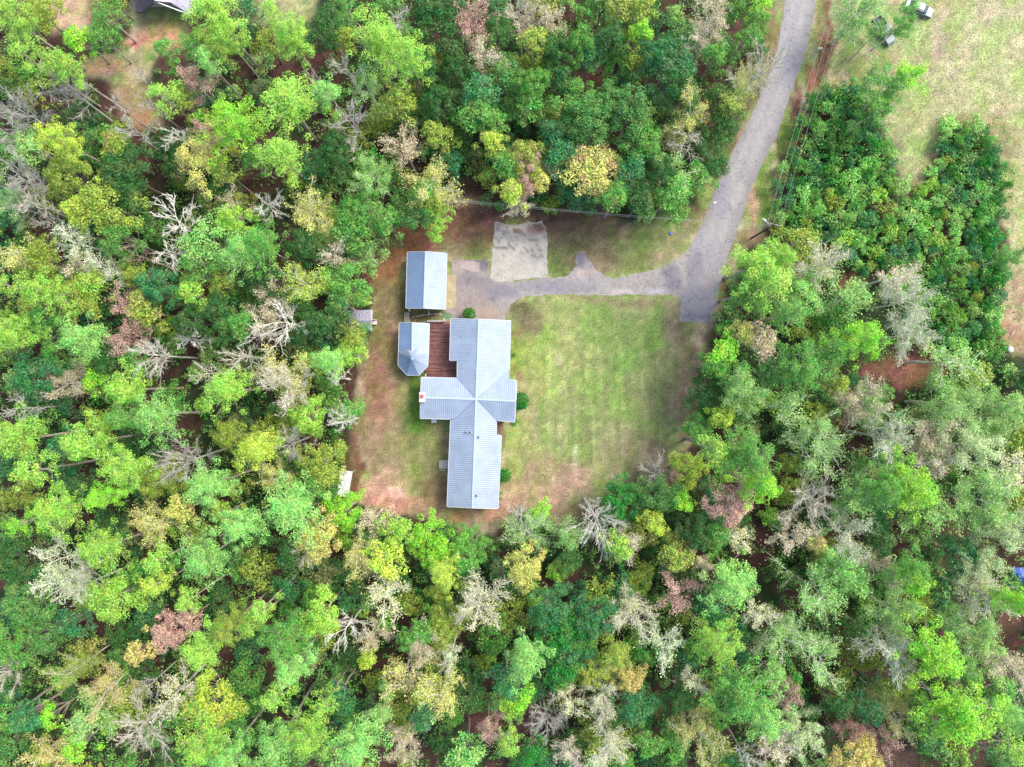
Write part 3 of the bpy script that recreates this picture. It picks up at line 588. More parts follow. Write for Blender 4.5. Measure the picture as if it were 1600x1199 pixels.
# ------------------------------------------------------------------ neighbour's house at the top left corner
nb = tag(empty("neighbour_house"), "dark shingled house with a white metal roof wing cut off by the top edge", "house")
def tilt(name, pts, mt, dz=.15):
    m = MB(); q = [W(*p) for p in pts]
    if (q[1]-q[0]).cross(q[2]-q[0]).z < 0: q = q[::-1]
    m.prism(q, dz=dz); return m.build(name, M[mt], nb)
tilt("roof_slope", [(207,-40,3.4),(240,-40,4.6),(240,6,4.6),(222,19,3.0),(213,20,3.0)], 'dark_roof')
tilt("roof_slope", [(240,-40,4.6),(270,-40,3.4),(268,8,3.4),(241,2,4.6)], 'dark_roof')
tilt("roof_slope", [(268,-40,3.8),(320,-40,3.4),(312,16,3.0),(296,22,3.0),(266,4,3.7),(241,1.5,4.7)], 'roof_rust')
strip(nb, "gutter", W(240,1.5,4.4), W(294,22,3.0), .18, .2, 'trim')
strip(nb, "deck_rail", W(222.5,17,2.2), W(240,5,2.2), .3, .1, 'grey_metal')
m = MB(); a, b = W(214,12), W(300,-40); m.prism([(a.x, a.y, 2.8), (b.x, a.y+.3, 2.8), (b.x, b.y, 2.8), (a.x, b.y, 2.8)], dz=2.8); m.build("wall", M['wall'], nb)

# ------------------------------------------------------------------ vehicles in the field
def loft(parent, name, secs, mt, smooth=False):
    """secs: list of (x, half width, z bottom, z top) along the length; rounded box sections"""
    mb = MB(); n0 = []; 
    for x, hw, z0, z1 in secs:
        r = min(.14, (z1-z0)*.35, hw*.3); ring = [(-hw, z0), (-hw, z1-r), (-hw+r*.35, z1-r*.3), (-hw+r, z1), (hw-r, z1), (hw-r*.35, z1-r*.3), (hw, z1-r), (hw, z0)]
        n0.append(len(mb.v)); mb.v += [(x, y, z) for y, z in ring]
    for i in range(len(secs)-1):
        for q in range(8):
            q2 = (q+1) % 8; mb.f.append((n0[i]+q, n0[i]+q2, n0[i+1]+q2, n0[i+1]+q))
    mb.f.append(tuple(n0[0]+7-q for q in range(8))); mb.f.append(tuple(n0[-1]+q for q in range(8)))
    return mb.build(name, M[mt], parent, smooth)
def wheels(root, xs, hw, r):
    for x in xs:
        for s in (-1, 1):
            m = MB(); m.tube([(x, s*hw-.11, r), (x, s*hw+.11, r)], r, 14); wh = m.build("wheel", M['tyre'], root)
            m = MB(); m.tube([(x, s*hw-.12, r), (x, s*hw+.12, r)], r*.55, 10); m.build("rim", M['grey_metal'], wh)
def pickup(px, py, ang, mt, label):
    r = tag(empty("pickup_truck", W(px, py)), label, "pickup truck")
    loft(r, "body", [(-2.7,.88,.45,.62),(-2.62,.92,.4,.8),(-.75,.95,.35,.82),(.9,.95,.35,1.05),(2.3,.92,.35,1.0),(2.62,.82,.4,.85),(2.68,.78,.45,.7)], mt)
    loft(r, "cab", [(-.72,.82,.8,1.15),(-.6,.76,.8,1.72),(.1,.74,.8,1.76),(.55,.72,.8,1.68),(1.15,.84,.8,1.08)], mt)
    m = MB(); m.prism([(1.12,-.68,1.13),(1.12,.68,1.13),(.58,.62,1.7),(.58,-.62,1.7)], off=(.02, 0, .015)); m.build("windscreen", M['glass'], r)
    m = MB(); m.prism([(-.73,-.64,1.2),(-.73,.64,1.2),(-.64,.6,1.62),(-.64,-.6,1.62)], off=(-.02, 0, .0)); m.build("rear_window", M['glass'], r)
    for s in (-1, 1):
        m = MB(); m.box((.15, s*.80, 1.38), (1.1, .06, .42)); m.build("side_window", M['glass'], r)
        m = MB(); m.box((-1.65, s*.88, 1.0), (1.85, .12, .4)); m.build("bed_side", M[mt], r)
        m = MB(); m.box((2.66, s*.6, .72), (.06, .3, .18)); m.build("headlight", M['trim'], r)
    m = MB(); m.box((-2.62, 0, 1.0), (.1, 1.65, .4)); m.build("tailgate", M[mt], r)
    m = MB(); m.box((-1.65, 0, .84), (1.8, 1.6, .03)); m.build("bed_floor", M['dark'], r)
    wheels(r, (-1.75, 1.75), .82, .38); r.rotation_euler.z = math.radians(ang); return r
def car(px, py, ang, mt, label):
    r = tag(empty("parked_car", W(px, py)), label, "car")
    loft(r, "body", [(-2.35,.75,.4,.7),(-2.25,.85,.3,.92),(-1.2,.9,.28,.98),(1.0,.9,.28,.95),(2.1,.84,.3,.8),(2.35,.7,.38,.62)], mt)
    loft(r, "cabin", [(-1.75,.72,.8,.95),(-1.1,.66,.8,1.38),(.1,.65,.8,1.43),(.55,.66,.8,1.36),(1.25,.75,.8,.92)], mt)
    m = MB(); m.prism([(1.2,-.62,.98),(1.2,.62,.98),(.6,.56,1.38),(.6,-.56,1.38)], off=(.02, 0, .012)); m.build("windscreen", M['glass'], r)
    m = MB(); m.prism([(-1.7,-.6,1.0),(-1.7,.6,1.0),(-1.14,.55,1.38),(-1.14,-.55,1.38)], off=(-.02, 0, .012)); m.build("rear_window", M['glass'], r)
    for s in (-1, 1):
        m = MB(); m.box((-.2, s*.71, 1.15), (1.5, .05, .3)); m.build("side_window", M['glass'], r)
        m = MB(); m.box((2.27, s*.55, .62), (.1, .3, .14)); m.build("headlight", M['trim'], r)
    wheels(r, (-1.4, 1.45), .8, .32); r.rotation_euler.z = math.radians(ang); return r
pickup(1378, 52, -58, 'green_paint', "faded green grey pickup truck parked under the thin tree in the field")
c = car(1433, 17, -22, 'silver_paint', "long silver car parked at the top edge beside the thin field tree"); c.scale = (1.12, 1, 1)

# ------------------------------------------------------------------ utility poles and wires
def catenary(a, b, sag, n=14):
    a, b = Vector(a), Vector(b); return [a.lerp(b, i/n)-Vector((0, 0, sag*4*(i/n)*(1-i/n))) for i in range(n+1)]
def pole(base, hh, ang, label, transformer=False, lamp=False):
    r = tag(empty("utility_pole", base), label, "utility pole"); r.rotation_euler.z = ang
    m = MB(); m.tube([(0, 0, 0), (0, 0, hh)], [.17, .11], 10); m.build("post", M['pole'], r)
    m = MB(); m.box((0, .14, hh-.5), (2.4, .12, .14)); ca = m.build("crossarm", M['wood'], r)
    for x in (-1.1, -.5, .5, 1.1):
        m = MB(); m.tube([(x, .14, hh-.43), (x, .14, hh-.2)], [.07, .05], 8); m.build("insulator", M['trim'], ca)
    if transformer:
        m = MB(); m.tube([(.1, -.42, hh-1.9), (.1, -.42, hh-1.75), (.1, -.42, hh-1.0), (.1, -.42, hh-.9)], [.2, .27, .27, .22], 14); t = m.build("transformer", M['grey_metal'], r)
        m = MB(); m.tube([(.1, -.42, hh-.9), (.1, -.42, hh-.65)], .05, 6); m.build("bushing", M['trim'], t)
    if lamp:
        m = MB(); m.tube([(0, 0, hh-1.6), (-.7, .35, hh-1.2), (-1.1, .55, hh-1.2)], .035, 6); m.build("lamp_arm", M['grey_metal'], r)
        m = MB(); m.tube([(-1.0, .5, hh-1.2), (-1.3, .65, hh-1.22), (-1.75, .87, hh-1.24)], [.12, .2, .08], 10); m.build("lamp_head", M['trim'], r)
    return r
B1 = W(1175, 372); B2 = W(713, 331)
pole(B1, 10.2, -.25, "tall dark utility pole with street lamp beside the road opposite the driveway", lamp=True)
pole(B2, 8.6, .9, "utility pole with grey transformer can at the wood edge above the garage", transformer=True)
B3 = Vector((B1.x+15.5, B1.y+52, 0))
pole(B3+Vector((0, 0, 0)), 10.2, -.25, "utility pole beside the road at the very top of the photo")
for i, (dx, dz, s) in enumerate(((-.35, -.1, .5), (.25, -1.0, .9), (.0, -.55, .7))):
    m = MB(); m.tube(catenary(B2+Vector((dx*.3, dx, 8.3+dz)), B1+Vector((dx*.3, dx, 9.9+dz)), s+.3), .015, 4)
    tag(m.build("power_line", M['wire']), ("upper", "lower", "middle")[i]+" thin wire running from the driveway pole to the transformer pole", "power line", "wires over the driveway")
for i, dx in enumerate((-1.05, -.1, 1.05)):
    m = MB(); m.tube(catenary(B1+Vector((dx, .1, 9.95)), B3+Vector((dx, .1, 9.95)), .6, 20), .017, 4)
    tag(m.build("power_line", M['wire']), ("road side", "middle", "thicket side")[i]+" overhead wire following the road up from the lamp pole", "power line", "wires along the road")

# ------------------------------------------------------------------ small things about the yard
def bench(px, py):
    r = tag(empty("garden_bench", W(px, py)), "small pale slatted bench on the grass between garage and sunroom", "bench")
    for i in range(4):
        m = MB(); m.box((-.27+.17*i, 0, .44), (.13, 1.7, .04)); m.build("slat", M['wood'], r)
    m = MB(); m.box((-.42, 0, .75), (.05, 1.7, .35)); m.build("backrest", M['trim'], r)
    for y in (-.7, .7):
        m = MB()
        for x in (-.3, .28): m.box((x, y, .2), (.08, .08, .4))
        m.box((0, y, .38), (.6, .07, .05)); m.build("leg_frame", M['trim'], r)
bench(637.5, 496.5)
r = tag(empty("clothes_post", W(671.5, 490)), "thin white post with short crossbar on the grass below the garage", "post")
m = MB(); m.tube([(0, 0, 0), (0, 0, 1.9)], .045, 8); m.build("post", M['trim'], r); m = MB(); m.box((0, 0, 1.85), (.07, 1.0, .06)); m.build("crossbar", M['trim'], r)
r = tag(empty("gate_post", W(640.5, 485.5)), "short white post at the lower corner of the garage", "post")
m = MB(); m.box((0, 0, .5), (.18, .3, 1.0)); m.build("post", M['trim'], r); m = MB(); m.box((0, 0, 1.03), (.26, .38, .06)); m.build("post_cap", M['trim'], r)
path = tag(empty("stepping_path"), "curved row of small pale edging stones on the grass below the garage", "stone edging")
for i in range(15):
    t = i/14; x = 645+46*t; y = 496-5*math.sin(t*math.pi*.6)+random.uniform(-.5, .5); p = W(x, y); m = MB()
    k = 6; rr = random.uniform(.09, .17); pts = [(p.x+rr*math.cos(a*2*math.pi/k)*random.uniform(.8, 1.2), p.y+rr*math.sin(a*2*math.pi/k)*random.uniform(.8, 1.2), .09) for a in range(k)]
    m.prism(pts, dz=.12); m.build("stone", M['stone'], path)
m = MB(); p = W(699, 494); m.box((p.x, p.y, .03), (1.35, 1.0, .05)); tag(m.build("green_mat", simple("green_mat_felt", (.10, .19, .09), .95, 0, .3, 3)), "faded green mat on the paving at the deck entrance", "mat")
r = tag(empty("mailbox", W(1277, 81)), "white mailbox on a post in the verge between road and red ditch", "mailbox")
m = MB(); m.box((0, 0, .5), (.1, .1, 1.0)); m.build("post", M['wood'], r)
m = MB(); m.prism([(-.35,-.17,1.0),(-.35,.17,1.0),(-.35,.17,1.22),(-.35,.09,1.34),(-.35,-.09,1.34),(-.35,-.17,1.22)], off=(.7, 0, 0)); bx = m.build("mailbox_body", M['trim'], r)
m = MB(); m.box((.2, -.19, 1.2), (.05, .02, .2)); m.build("flag", M['brick'], bx)
r = tag(empty("round_tank", W(1575.5, 546.5)), "round white tank lid on bare ground where the thicket meets the field", "tank")
m = MB(); m.tube([(0, 0, 0), (0, 0, .5), (0, 0, .68), (0, 0, .78), (0, 0, .8)], [.52, .56, .5, .3, .05], 20); tk = m.build("tank", M['trim'], r)
for x, y in ((-.1, -.2), (-.15, .25), (.22, .1)):
    m = MB(); m.tube([(x, y, .7), (x, y, .83)], .07, 8); m.build("port", M['dark'], tk)
r = tag(empty("tarpaulin", W(1597, 897)), "crumpled blue tarpaulin showing between trees at the far edge", "tarpaulin")
m = MB(); n = 9; g = [[(-1.9+3.8*i/(n-1), -1.3+2.6*j/(n-1), .9+.5*vnoise(np.array([i*1.0]), np.array([j*1.0]), 1.7, 3)[0]-.25*((i-4)**2+(j-4)**2)/8) for j in range(n)] for i in range(n)]
for i in range(n-1):
    for j in range(n-1): m.poly([g[i][j], g[i+1][j], g[i+1][j+1], g[i][j+1]])
m.build("sheet", M['blue'], r)
m = MB(); p = W(1048, 365); m.tube([p+Vector((0, 0, .02)), p+Vector((0, 0, .25))], [.22, .26], 12); tag(m.build("bucket", M['blue']), "small blue bucket on the grass above the driveway bend", "bucket")
m = MB(); p = W(1117, 317); m.box((p.x, p.y, .06), (.5, .3, .08), .5); tag(m.build("scrap_of_paper", M['trim']), "white scrap lying on the road above the pole wires", "litter")
for (x, y, lb) in ((1583, 519, "pale broken plank on the bare ground above the round white tank"), (1466, 184, "pale plank at the top corner of the field side thicket")):
    m = MB(); p = W(x, y); m.box((p.x, p.y, .1), (.9, .22, .08), .7); tag(m.build("plank", M['wood']), lb, "plank")

# ------------------------------------------------------------------ trees: a few built, then copied
SRGB = dict(lime=(156,208,82), vivid=(144,212,60), green=(100,166,70), mid=(92,148,72), dark=(54,112,50), teal=(62,136,78), yellow=(212,216,116), olive=(150,176,70),
            sage=(152,200,110), silver=(196,218,158), pink=(204,170,150), tan=(212,200,162), gold=(208,198,116), mint=(146,208,106), cream=(222,226,158), emerald=(40,138,46), yellowlime=(184,214,78), brown=(160,124,106))
WORD = dict(lime="lime green", vivid="vivid green", green="green", mid="mid green", dark="dark green", teal="dark teal green", yellow="yellowish", olive="olive green", sage="sage green", silver="silvery green",
            pink="pinkish brown", tan="tan", gold="golden", mint="mint green", cream="cream coloured", emerald="glossy deep green", yellowlime="bright yellow green", brown="brown", white="white", grey="grey", pale="pale")
BARK = dict(white=(238,234,214), grey=(202,198,184), pale=(222,216,190), tan=(196,172,150), pink=(186,150,140), pine=(190,172,158), dark=(120,104,92))
LK = 1.95
def leafcol(k, a=0.0):
    r, g, b = SRGB[k]; c = col(r, g, b, LK); return (c[0], c[1], c[2], a)
def frames(nrm, rng):
    t = rng.normal(size=nrm.shape); t -= (t*nrm).sum(1)[:, None]*nrm; t /= np.linalg.norm(t, axis=1)[:, None]+1e-9
    return t, np.cross(nrm, t)
def cards(pos, nrm, size, rng, asp=.6):
    nrm = nrm/(np.linalg.norm(nrm, axis=1)[:, None]+1e-9); t, b = frames(nrm, rng)
    a = (size*rng.uniform(.6, 1.25, len(pos)))[:, None]*.5; t = t*a; b = b*a*asp
    return np.stack([pos-t, pos-b*1.0+t*.1, pos+t, pos+b+t*.1], 1)
def puff(c, rho, n, size, rng, flat=.75, up=.5, asp=.6, shell=.45):
    d = rng.normal(size=(n, 3)); d /= np.linalg.norm(d, axis=1)[:, None]; d[:, 2] = np.where(d[:, 2] < -.35, -d[:, 2], d[:, 2])
    u = shell+(1-shell)*rng.rand(n)**.6; u *= 1+.25*(rng.rand(n)-.5)
    pos = np.array(c)+d*(u*rho)[:, None]*np.array([1, 1, flat])
    return cards(pos, d*.9+rng.normal(size=(n, 3))*.55+np.array([0, 0, up]), size, rng, asp)
def ptube(V, F, pts, rad, k):
    n = len(V); m = len(pts)
    for i in range(m):
        d = pts[min(i+1, m-1)]-pts[max(i-1, 0)]; d = d/(np.linalg.norm(d)+1e-9)
        u = np.cross(d, [0, 0, 1.] if abs(d[2]) < .9 else [1., 0, 0]); u /= np.linalg.norm(u); t = np.cross(d, u)
        for q in range(k):
            a = 6.2832*q/k; V.append(pts[i]+(u*math.cos(a)+t*math.sin(a))*rad[i])
    for i in range(m-1):
        for q in range(k):
            q2 = (q+1) % k; F.append((n+i*k+q, n+(i+1)*k+q, n+(i+1)*k+q2, n+i*k+q2))
def limb(p, d, L, rng, n=4, droop=0.0, wob=.25):
    pts = [np.array(p, float)]; d = np.array(d, float); d /= np.linalg.norm(d)
    for i in range(n):
        d = d+rng.normal(size=3)*wob*.5+np.array([0, 0, -droop]); d /= np.linalg.norm(d); pts.append(pts[-1]+d*L/n)
    return pts, d
def raw_mesh(name, V, F, mat):
    me = bpy.data.meshes.new(name); me.from_pydata([tuple(v) for v in V], [], F); me.materials.append(mat)
    me.polygons.foreach_set("use_smooth", [True]*len(me.polygons)); me.update(); return me
def trunk_pts(h, rng, lean=.35, n=5):
    p = [np.array([0, 0, -.1])]; d = rng.normal(size=2)*lean/n
    for i in range(1, n+1): p.append(np.array([d[0]*i+rng.normal()*.05, d[1]*i+rng.normal()*.05, h*i/n]))
    return p
def make_pine(seed, R, h):
    rng = np.random.RandomState(seed); V, F = [], []; T = trunk_pts(h*.97, rng)
    ptube(V, F, T, list(np.linspace(.24, .05, len(T))*(.6+R/9)), 8)
    def axis(z): return np.array([np.interp(z, [t[2] for t in T], [t[0] for t in T]), np.interp(z, [t[2] for t in T], [t[1] for t in T]), z])
    q = []; big = R > 3.5; na = 30 if big else 16; lop = rng.rand()*6.28; z0 = h*.66
    for i in range(na):
        t = (i+rng.rand()*.7)/na; a = i*2.4+rng.normal()*.35; z = z0+(h*.97-z0)*t**.8
        L = R*(1-t)**.55*rng.uniform(.5, 1.08)*(1+.22*math.cos(a-lop)); L = max(L, .35)
        s = axis(z-.25*L*.4); pts, d = limb(s, (math.cos(a), math.sin(a), .28), L, rng, 3, -.02, .2)
        ptube(V, F, pts, [.06, .045, .035, .02], 4)
        m = max(1, int(L/1.15)); 
        for j in range(m+1):
            c = pts[-1]*(1-j*.36)+s*(j*.36) if j < 3 else s
            c = c+rng.normal(size=3)*np.array([.45, .45, .2]); rho = rng.uniform(.55, .95)*(1.0 if big else .8)
            q.append(puff(c, rho, int(100*rho*rho/(.6)), .245, rng, .62, .7, .42))
    q.append(puff(axis(h*.985), .8, 60, .3, rng, .8, .6, .42))
    return [("trunk", raw_mesh("pine_trunk", V, F, M['bark'])), ("crown", quads_mesh("pine_crown", np.concatenate(q), M['needle']))]
def make_leafy(seed, R, h, dense=1.5, size=.275, base=.45):
    rng = np.random.RandomState(seed); V, F = [], []; T = trunk_pts(h*.7, rng)
    ptube(V, F, T, list(np.linspace(.26, .1, len(T))*(.5+R/9)), 7); q = []
    n = int(34*(R/4.5)**1.6)+6; ph = rng.rand(4)*6.28
    for i in range(n):
        a = i*2.4+rng.normal()*.4; rr = math.sqrt((i+.5)/n)*rng.uniform(.82, 1.05)
        out = R*(1+.16*math.cos(2*a+ph[0])+.13*math.cos(3*a+ph[1])+.08*math.cos(5*a+ph[2]))
        rho = rng.uniform(.62, 1.15)*(.55+.11*R)
        r = rr*(out-rho*.6); z = h*base+(h-h*base-rho*.6)*math.sqrt(max(0, 1-(rr*.88)**2))*rng.uniform(.82, 1.04)
        c = np.array([math.cos(a)*r, math.sin(a)*r, z])
        q.append(puff(c, rho, int(120*dense*rho*rho), size, rng, .75, .45, .62))
        if i % 2 == 0:
            pts, d = limb(T[3]*.5+T[4]*.5, c-(T[3]+T[4])/2, np.linalg.norm(c-(T[3]+T[4])/2), rng, 3, 0, .12)
            ptube(V, F, pts, [.09, .07, .045, .02], 4)
    return [("trunk", raw_mesh("leafy_trunk", V, F, M['bark'])), ("crown", quads_mesh("leafy_crown", np.concatenate(q), M['leaf']))]
def skeleton(rng, R, h, V, F, V2, F2, nl, ns, nt, fork=.45, up=.55, tw=1.0, lop=.2, wob=.15):
    T = trunk_pts(h*.86, rng, .5); ptube(V, F, T, list(np.linspace(.24, .06, len(T))*(.55+R/9)), 8); tips = []
    ta = rng.rand()*6.28
    for i in range(nl):
        t = (i+.3*rng.rand())/nl; z = h*(fork+(.84-fork)*t); a = i*2.4+rng.normal()*.4
        L = R*rng.uniform(.7, 1.18)*(1-.3*t)*(1+lop*math.cos(a-ta))*1.15; s = np.array([np.interp(z, [p[2] for p in T], [p[k] for p in T]) for k in (0, 1)]+[z])
        pts, d = limb(s, (math.cos(a), math.sin(a), up+.5*t+rng.normal()*.1), L, rng, 5, .0, wob)
        r0 = .05*(.6+R/10); ptube(V, F, pts, [r0, r0*.85, r0*.7, r0*.55, r0*.4, r0*.25], 5)
        for j in range(ns):
            k = 1+(j*4)//ns+rng.rand()*.8; k0 = min(int(k), 4); p = pts[k0]*(1-(k-k0))+pts[k0+1]*(k-k0) if k0 < 5 else pts[5]
            dd = (pts[min(k0+1, 5)]-pts[k0]); dd = dd/np.linalg.norm(dd)+rng.normal(size=3)*np.array([.45, .45, .3]); l2 = L*rng.uniform(.25, .48)
            p2, d2 = limb(p, dd, l2, rng, 3, 0, wob*1.2); ptube(V2, F2, p2, [.036*tw, .03*tw, .022*tw, .014*tw], 4); 
            for m in range(nt):
                k3 = rng.rand()*2.8; e = int(k3); pp = p2[e]*(1-(k3-e))+p2[e+1]*(k3-e); d3 = d2*.8+rng.normal(size=3)*.42; l3 = l2*rng.uniform(.3, .6)
                p3, d4 = limb(pp, d3, l3, rng, 2, 0, .2); ptube(V2, F2, p3, [.02*tw, .016*tw, .01*tw], 3); tips.append((p3[-1], d4)); tips.append((p3[1], d4))
            tips.append((p2[-1], d2))
        tips.append((pts[-1], d))
    return tips
def make_bare(seed, R, h, snag=False):
    rng = np.random.RandomState(seed); V, F, V2, F2 = [], [], [], []; big = R > 3.5
    if snag: skeleton(rng, R, h, V, F, V2, F2, 14, 7, 5, .5, .35, 1.3, .35, .2)
    else: skeleton(rng, R, h, V, F, V2, F2, 14 if big else 10, 10 if big else 8, 9 if big else 7, .5, .75, .95)
    return [("trunk", raw_mesh("bare_trunk", V, F, M['bark'])), ("twig_crown", raw_mesh("bare_branches", V2, F2, M['bark']))]
def make_sparse(seed, R, h, leafy=1.0, white=False):
    rng = np.random.RandomState(seed); V, F, V2, F2 = [], [], [], []; big = R > 3.5
    tips = skeleton(rng, R, h, V, F, V2, F2, 16 if big else 11, 10 if big else 7, 8, .5, .7, 1.35, .2, .10) if white else skeleton(rng, R, h, V, F, V2, F2, 12 if big else 8, 7 if big else 5, 5, .42, .7, 1.25)
    P = np.array([t[0] for t in tips]); D = np.array([t[1] for t in tips]); k = max(1, int(5*leafy))
    pos = np.repeat(P, k, 0)+rng.normal(size=(len(P)*k, 3))*np.array([.3, .3, .18]); dr = np.repeat(D, k, 0)
    q = cards(pos, rng.normal(size=pos.shape)*.7+np.array([0, 0, .9]), .23, rng, .5)
    return [("trunk", raw_mesh("sparse_trunk", V, F, M['bark'])), ("twig_crown", raw_mesh("sparse_branches", V2, F2, M['bark'])), ("crown", quads_mesh("sparse_crown", q, M['leaf']))]
def make_bush(seed, R=2.0, h=2.6, n=9, size=.24, dens=1.35):
    rng = np.random.RandomState(seed); q = []; V, F = [], []
    for i in range(n):
        a = i*2.4+rng.normal()*.3; rr = math.sqrt((i+.3)/n)*rng.uniform(.7, 1.05); rho = rng.uniform(.45, .85)*R/2
        c = np.array([math.cos(a)*rr*(R-rho*.7), math.sin(a)*rr*(R-rho*.7), max(rho*.5, h*(.75-.35*rr)*rng.uniform(.7, 1.1))])
        q.append(puff(c, rho, int(130*dens*rho*rho)+12, size, rng, .85, .35, .6)); pts, d = limb((0, 0, 0), c, np.linalg.norm(c), rng, 2); ptube(V, F, pts, [.05, .035, .02], 4)
    return [("stems", raw_mesh("bush_stems", V, F, M['bark'])), ("foliage", quads_mesh("bush_foliage", np.concatenate(q), M['leaf']))]
def make_round(seed, R=1.2, h=2.2):
    rng = np.random.RandomState(seed); V, F = [], []; ptube(V, F, [np.array([0, 0, -.05]), np.array([0, 0, .8]), np.array([.1, 0, h*.6])], [.07, .06, .03], 6)
    q = [puff((0, 0, h*.5), R*.86, 900, .2, rng, h/R*.5, .2, .7, .7)]+[puff((math.cos(a)*R*.45, math.sin(a)*R*.45, h*.62), R*.5, 130, .2, rng, .9, .3, .7) for a in rng.rand(6)*6.28]
    return [("stems", raw_mesh("round_bush_stems", V, F, M['bark'])), ("foliage", quads_mesh("round_bush_foliage", np.concatenate(q), M['leaf']))]
LIB = {}
def lib(kind):
    """variants of a kind: (radius class, height, parts)"""
    if kind in LIB: return LIB[kind]
    L = []
    if kind == 'P': L = [(r, 20, make_pine(10+i, r, 20)) for i, r in enumerate((4.5, 4.5, 4.5, 4.5, 2.8, 2.8, 2.8))]
    if kind == 'B': L = [(r, 15, make_leafy(30+i, r, 15)) for i, r in enumerate((4.5, 4.5, 4.5, 4.5, 2.6, 2.6, 2.6))]
    if kind == 'T': L = [(r, 15, make_leafy(50+i, r, 15, .8, .25)) for i, r in enumerate((4.5, 4.5, 2.6))]
    if kind == 'F': L = [(r, 17, make_sparse(70+i, r, 17)) for i, r in enumerate((4.5, 4.5, 4.5, 4.5, 2.8, 2.8, 2.8))]
    if kind == 'G': L = [(r, 17, make_sparse(85+i, r, 17, 2.2)) for i, r in enumerate((4.5, 4.5, 4.5, 2.8, 2.8))]
    if kind == 'W': L = [(r, 17, make_sparse(210+i, r, 17, .3, True)) for i, r in enumerate((4.5, 4.5, 4.5, 2.8, 2.8))]
    if kind == 'R': L = [(1.2, 2.2, make_round(230+i)) for i in range(3)]
    if kind == 'N': L = [(r, 17, make_bare(100+i, r, 17)) for i, r in enumerate((4.5, 4.5, 4.5, 2.6, 2.6, 2.6))]
    if kind == 'D': L = [(r, 17, make_bare(120+i, r, 17, True)) for i, r in enumerate((4.5, 4.5, 2.8))]
    if kind == 'S': L = [(2.0, 2.6, make_bush(140+i)) for i in range(5)]
    if kind == 'V': L = [(2.2, 5.0, make_bush(180+i, 2.2, 5.0, 12, .30, .9)) for i in range(4)]
    if kind == 'U': L = [(3.0, 8.0, make_leafy(160+i, 3.0, 8.0, 1.1, .29, .3)) for i in range(5)]
    LIB[kind] = L; return L
NAMES = dict(P=("pine_tree", "pine tree", "pine"), B=("leafy_tree", "leafy tree", "tree"), T=("thin_tree", "thin leaved tree", "tree"), F=("half_bare_tree", "half bare tree", "tree"), G=("feathery_tree", "feathery tree", "tree"),
             W=("pale_tree", "pale twiggy tree", "tree"), R=("round_bush", "round bush", "bush"), N=("bare_tree", "leafless tree", "bare tree"), D=("dead_tree", "dead tree", "dead tree"), S=("bush", "bush", "bush"), V=("sapling", "sapling", "sapling"), U=("understory_tree", "low understory tree", "tree"))
HT = dict(P=20.5, B=14.5, T=15, F=16, G=17, N=16, D=16, S=2.6, R=2.6, W=16, V=5.0, U=8.0)
PLACED = []
_r = random.Random(99)
def plant(kind, px, py, rp, colour, tint=0.0, h=None, bark=None, label=None, group=None, note=False, lean=0.0):
    """crown seen at pixel (px,py) with radius rp pixels in the photo; it is stood where such a tree must stand"""
    h = h or HT[kind]*_r.uniform(.9, 1.1)*(.82+.18*min(1.3, rp/32)); hc = h*(.86 if kind == 'P' else .8)
    if kind in 'SR': hc = h*.6
    rat = hc/h
    for _ in range(14):          # no trunk may stand on the road, the drive, a building or far out on the lawn
        p = W(px, py, hc); bx, by = np.array([p.x/S+800]), np.array([599.5-p.y/S])
        bad = max(sdist(bx, by, ROAD)[0], sdist(bx, by, DRIVE)[0], sdist(bx, by, PAD)[0]) > -4 or (kind not in 'SR' and sdist(bx, by, YARD)[0] > 14)
        if not bad or kind in 'SR' or h < 5: break
        h *= .9; hc = h*rat
    p = W(px, py, hc); r = rp*S*(H-hc)/H
    V = lib(kind); cand = [v for v in V if abs(v[0]-r) < 1.3] or [min(V, key=lambda v: abs(v[0]-r))]
    v = _r.choice(cand); nm = NAMES[kind][0]
    root = bpy.data.objects.new(nm, None); C.objects.link(root); root.empty_display_size = .5
    root.location = (p.x, p.y, 0); root.scale = (r/v[0], r/v[0], h/v[1]); root.rotation_euler.z = _r.uniform(0, 6.28)
    if lean: root.rotation_euler.x = lean
    jit = _r.uniform(.9, 1.1)*(1.15 if kind == 'S' else 1)
    for part, me in v[2]:
        o = bpy.data.objects.new(part, me); C.objects.link(o); o.parent = root
        if part in ("crown", "foliage"): c = leafcol(colour, max(tint, .14)); o.color = (c[0]*jit, c[1]*jit, c[2]*jit, c[3])
        else:
            b = BARK[bark or ('pine' if kind == 'P' else 'dark' if kind in 'SUVR' else 'pale' if kind in 'FGW' else colour if colour in BARK else 'pine')]; o.color = (*col(*b, 1.45), 1)
    PLACED.append(dict(o=root, kind=kind, x=px, y=py, r=rp, c=colour, tint=tint, label=label, group=group))
    return root

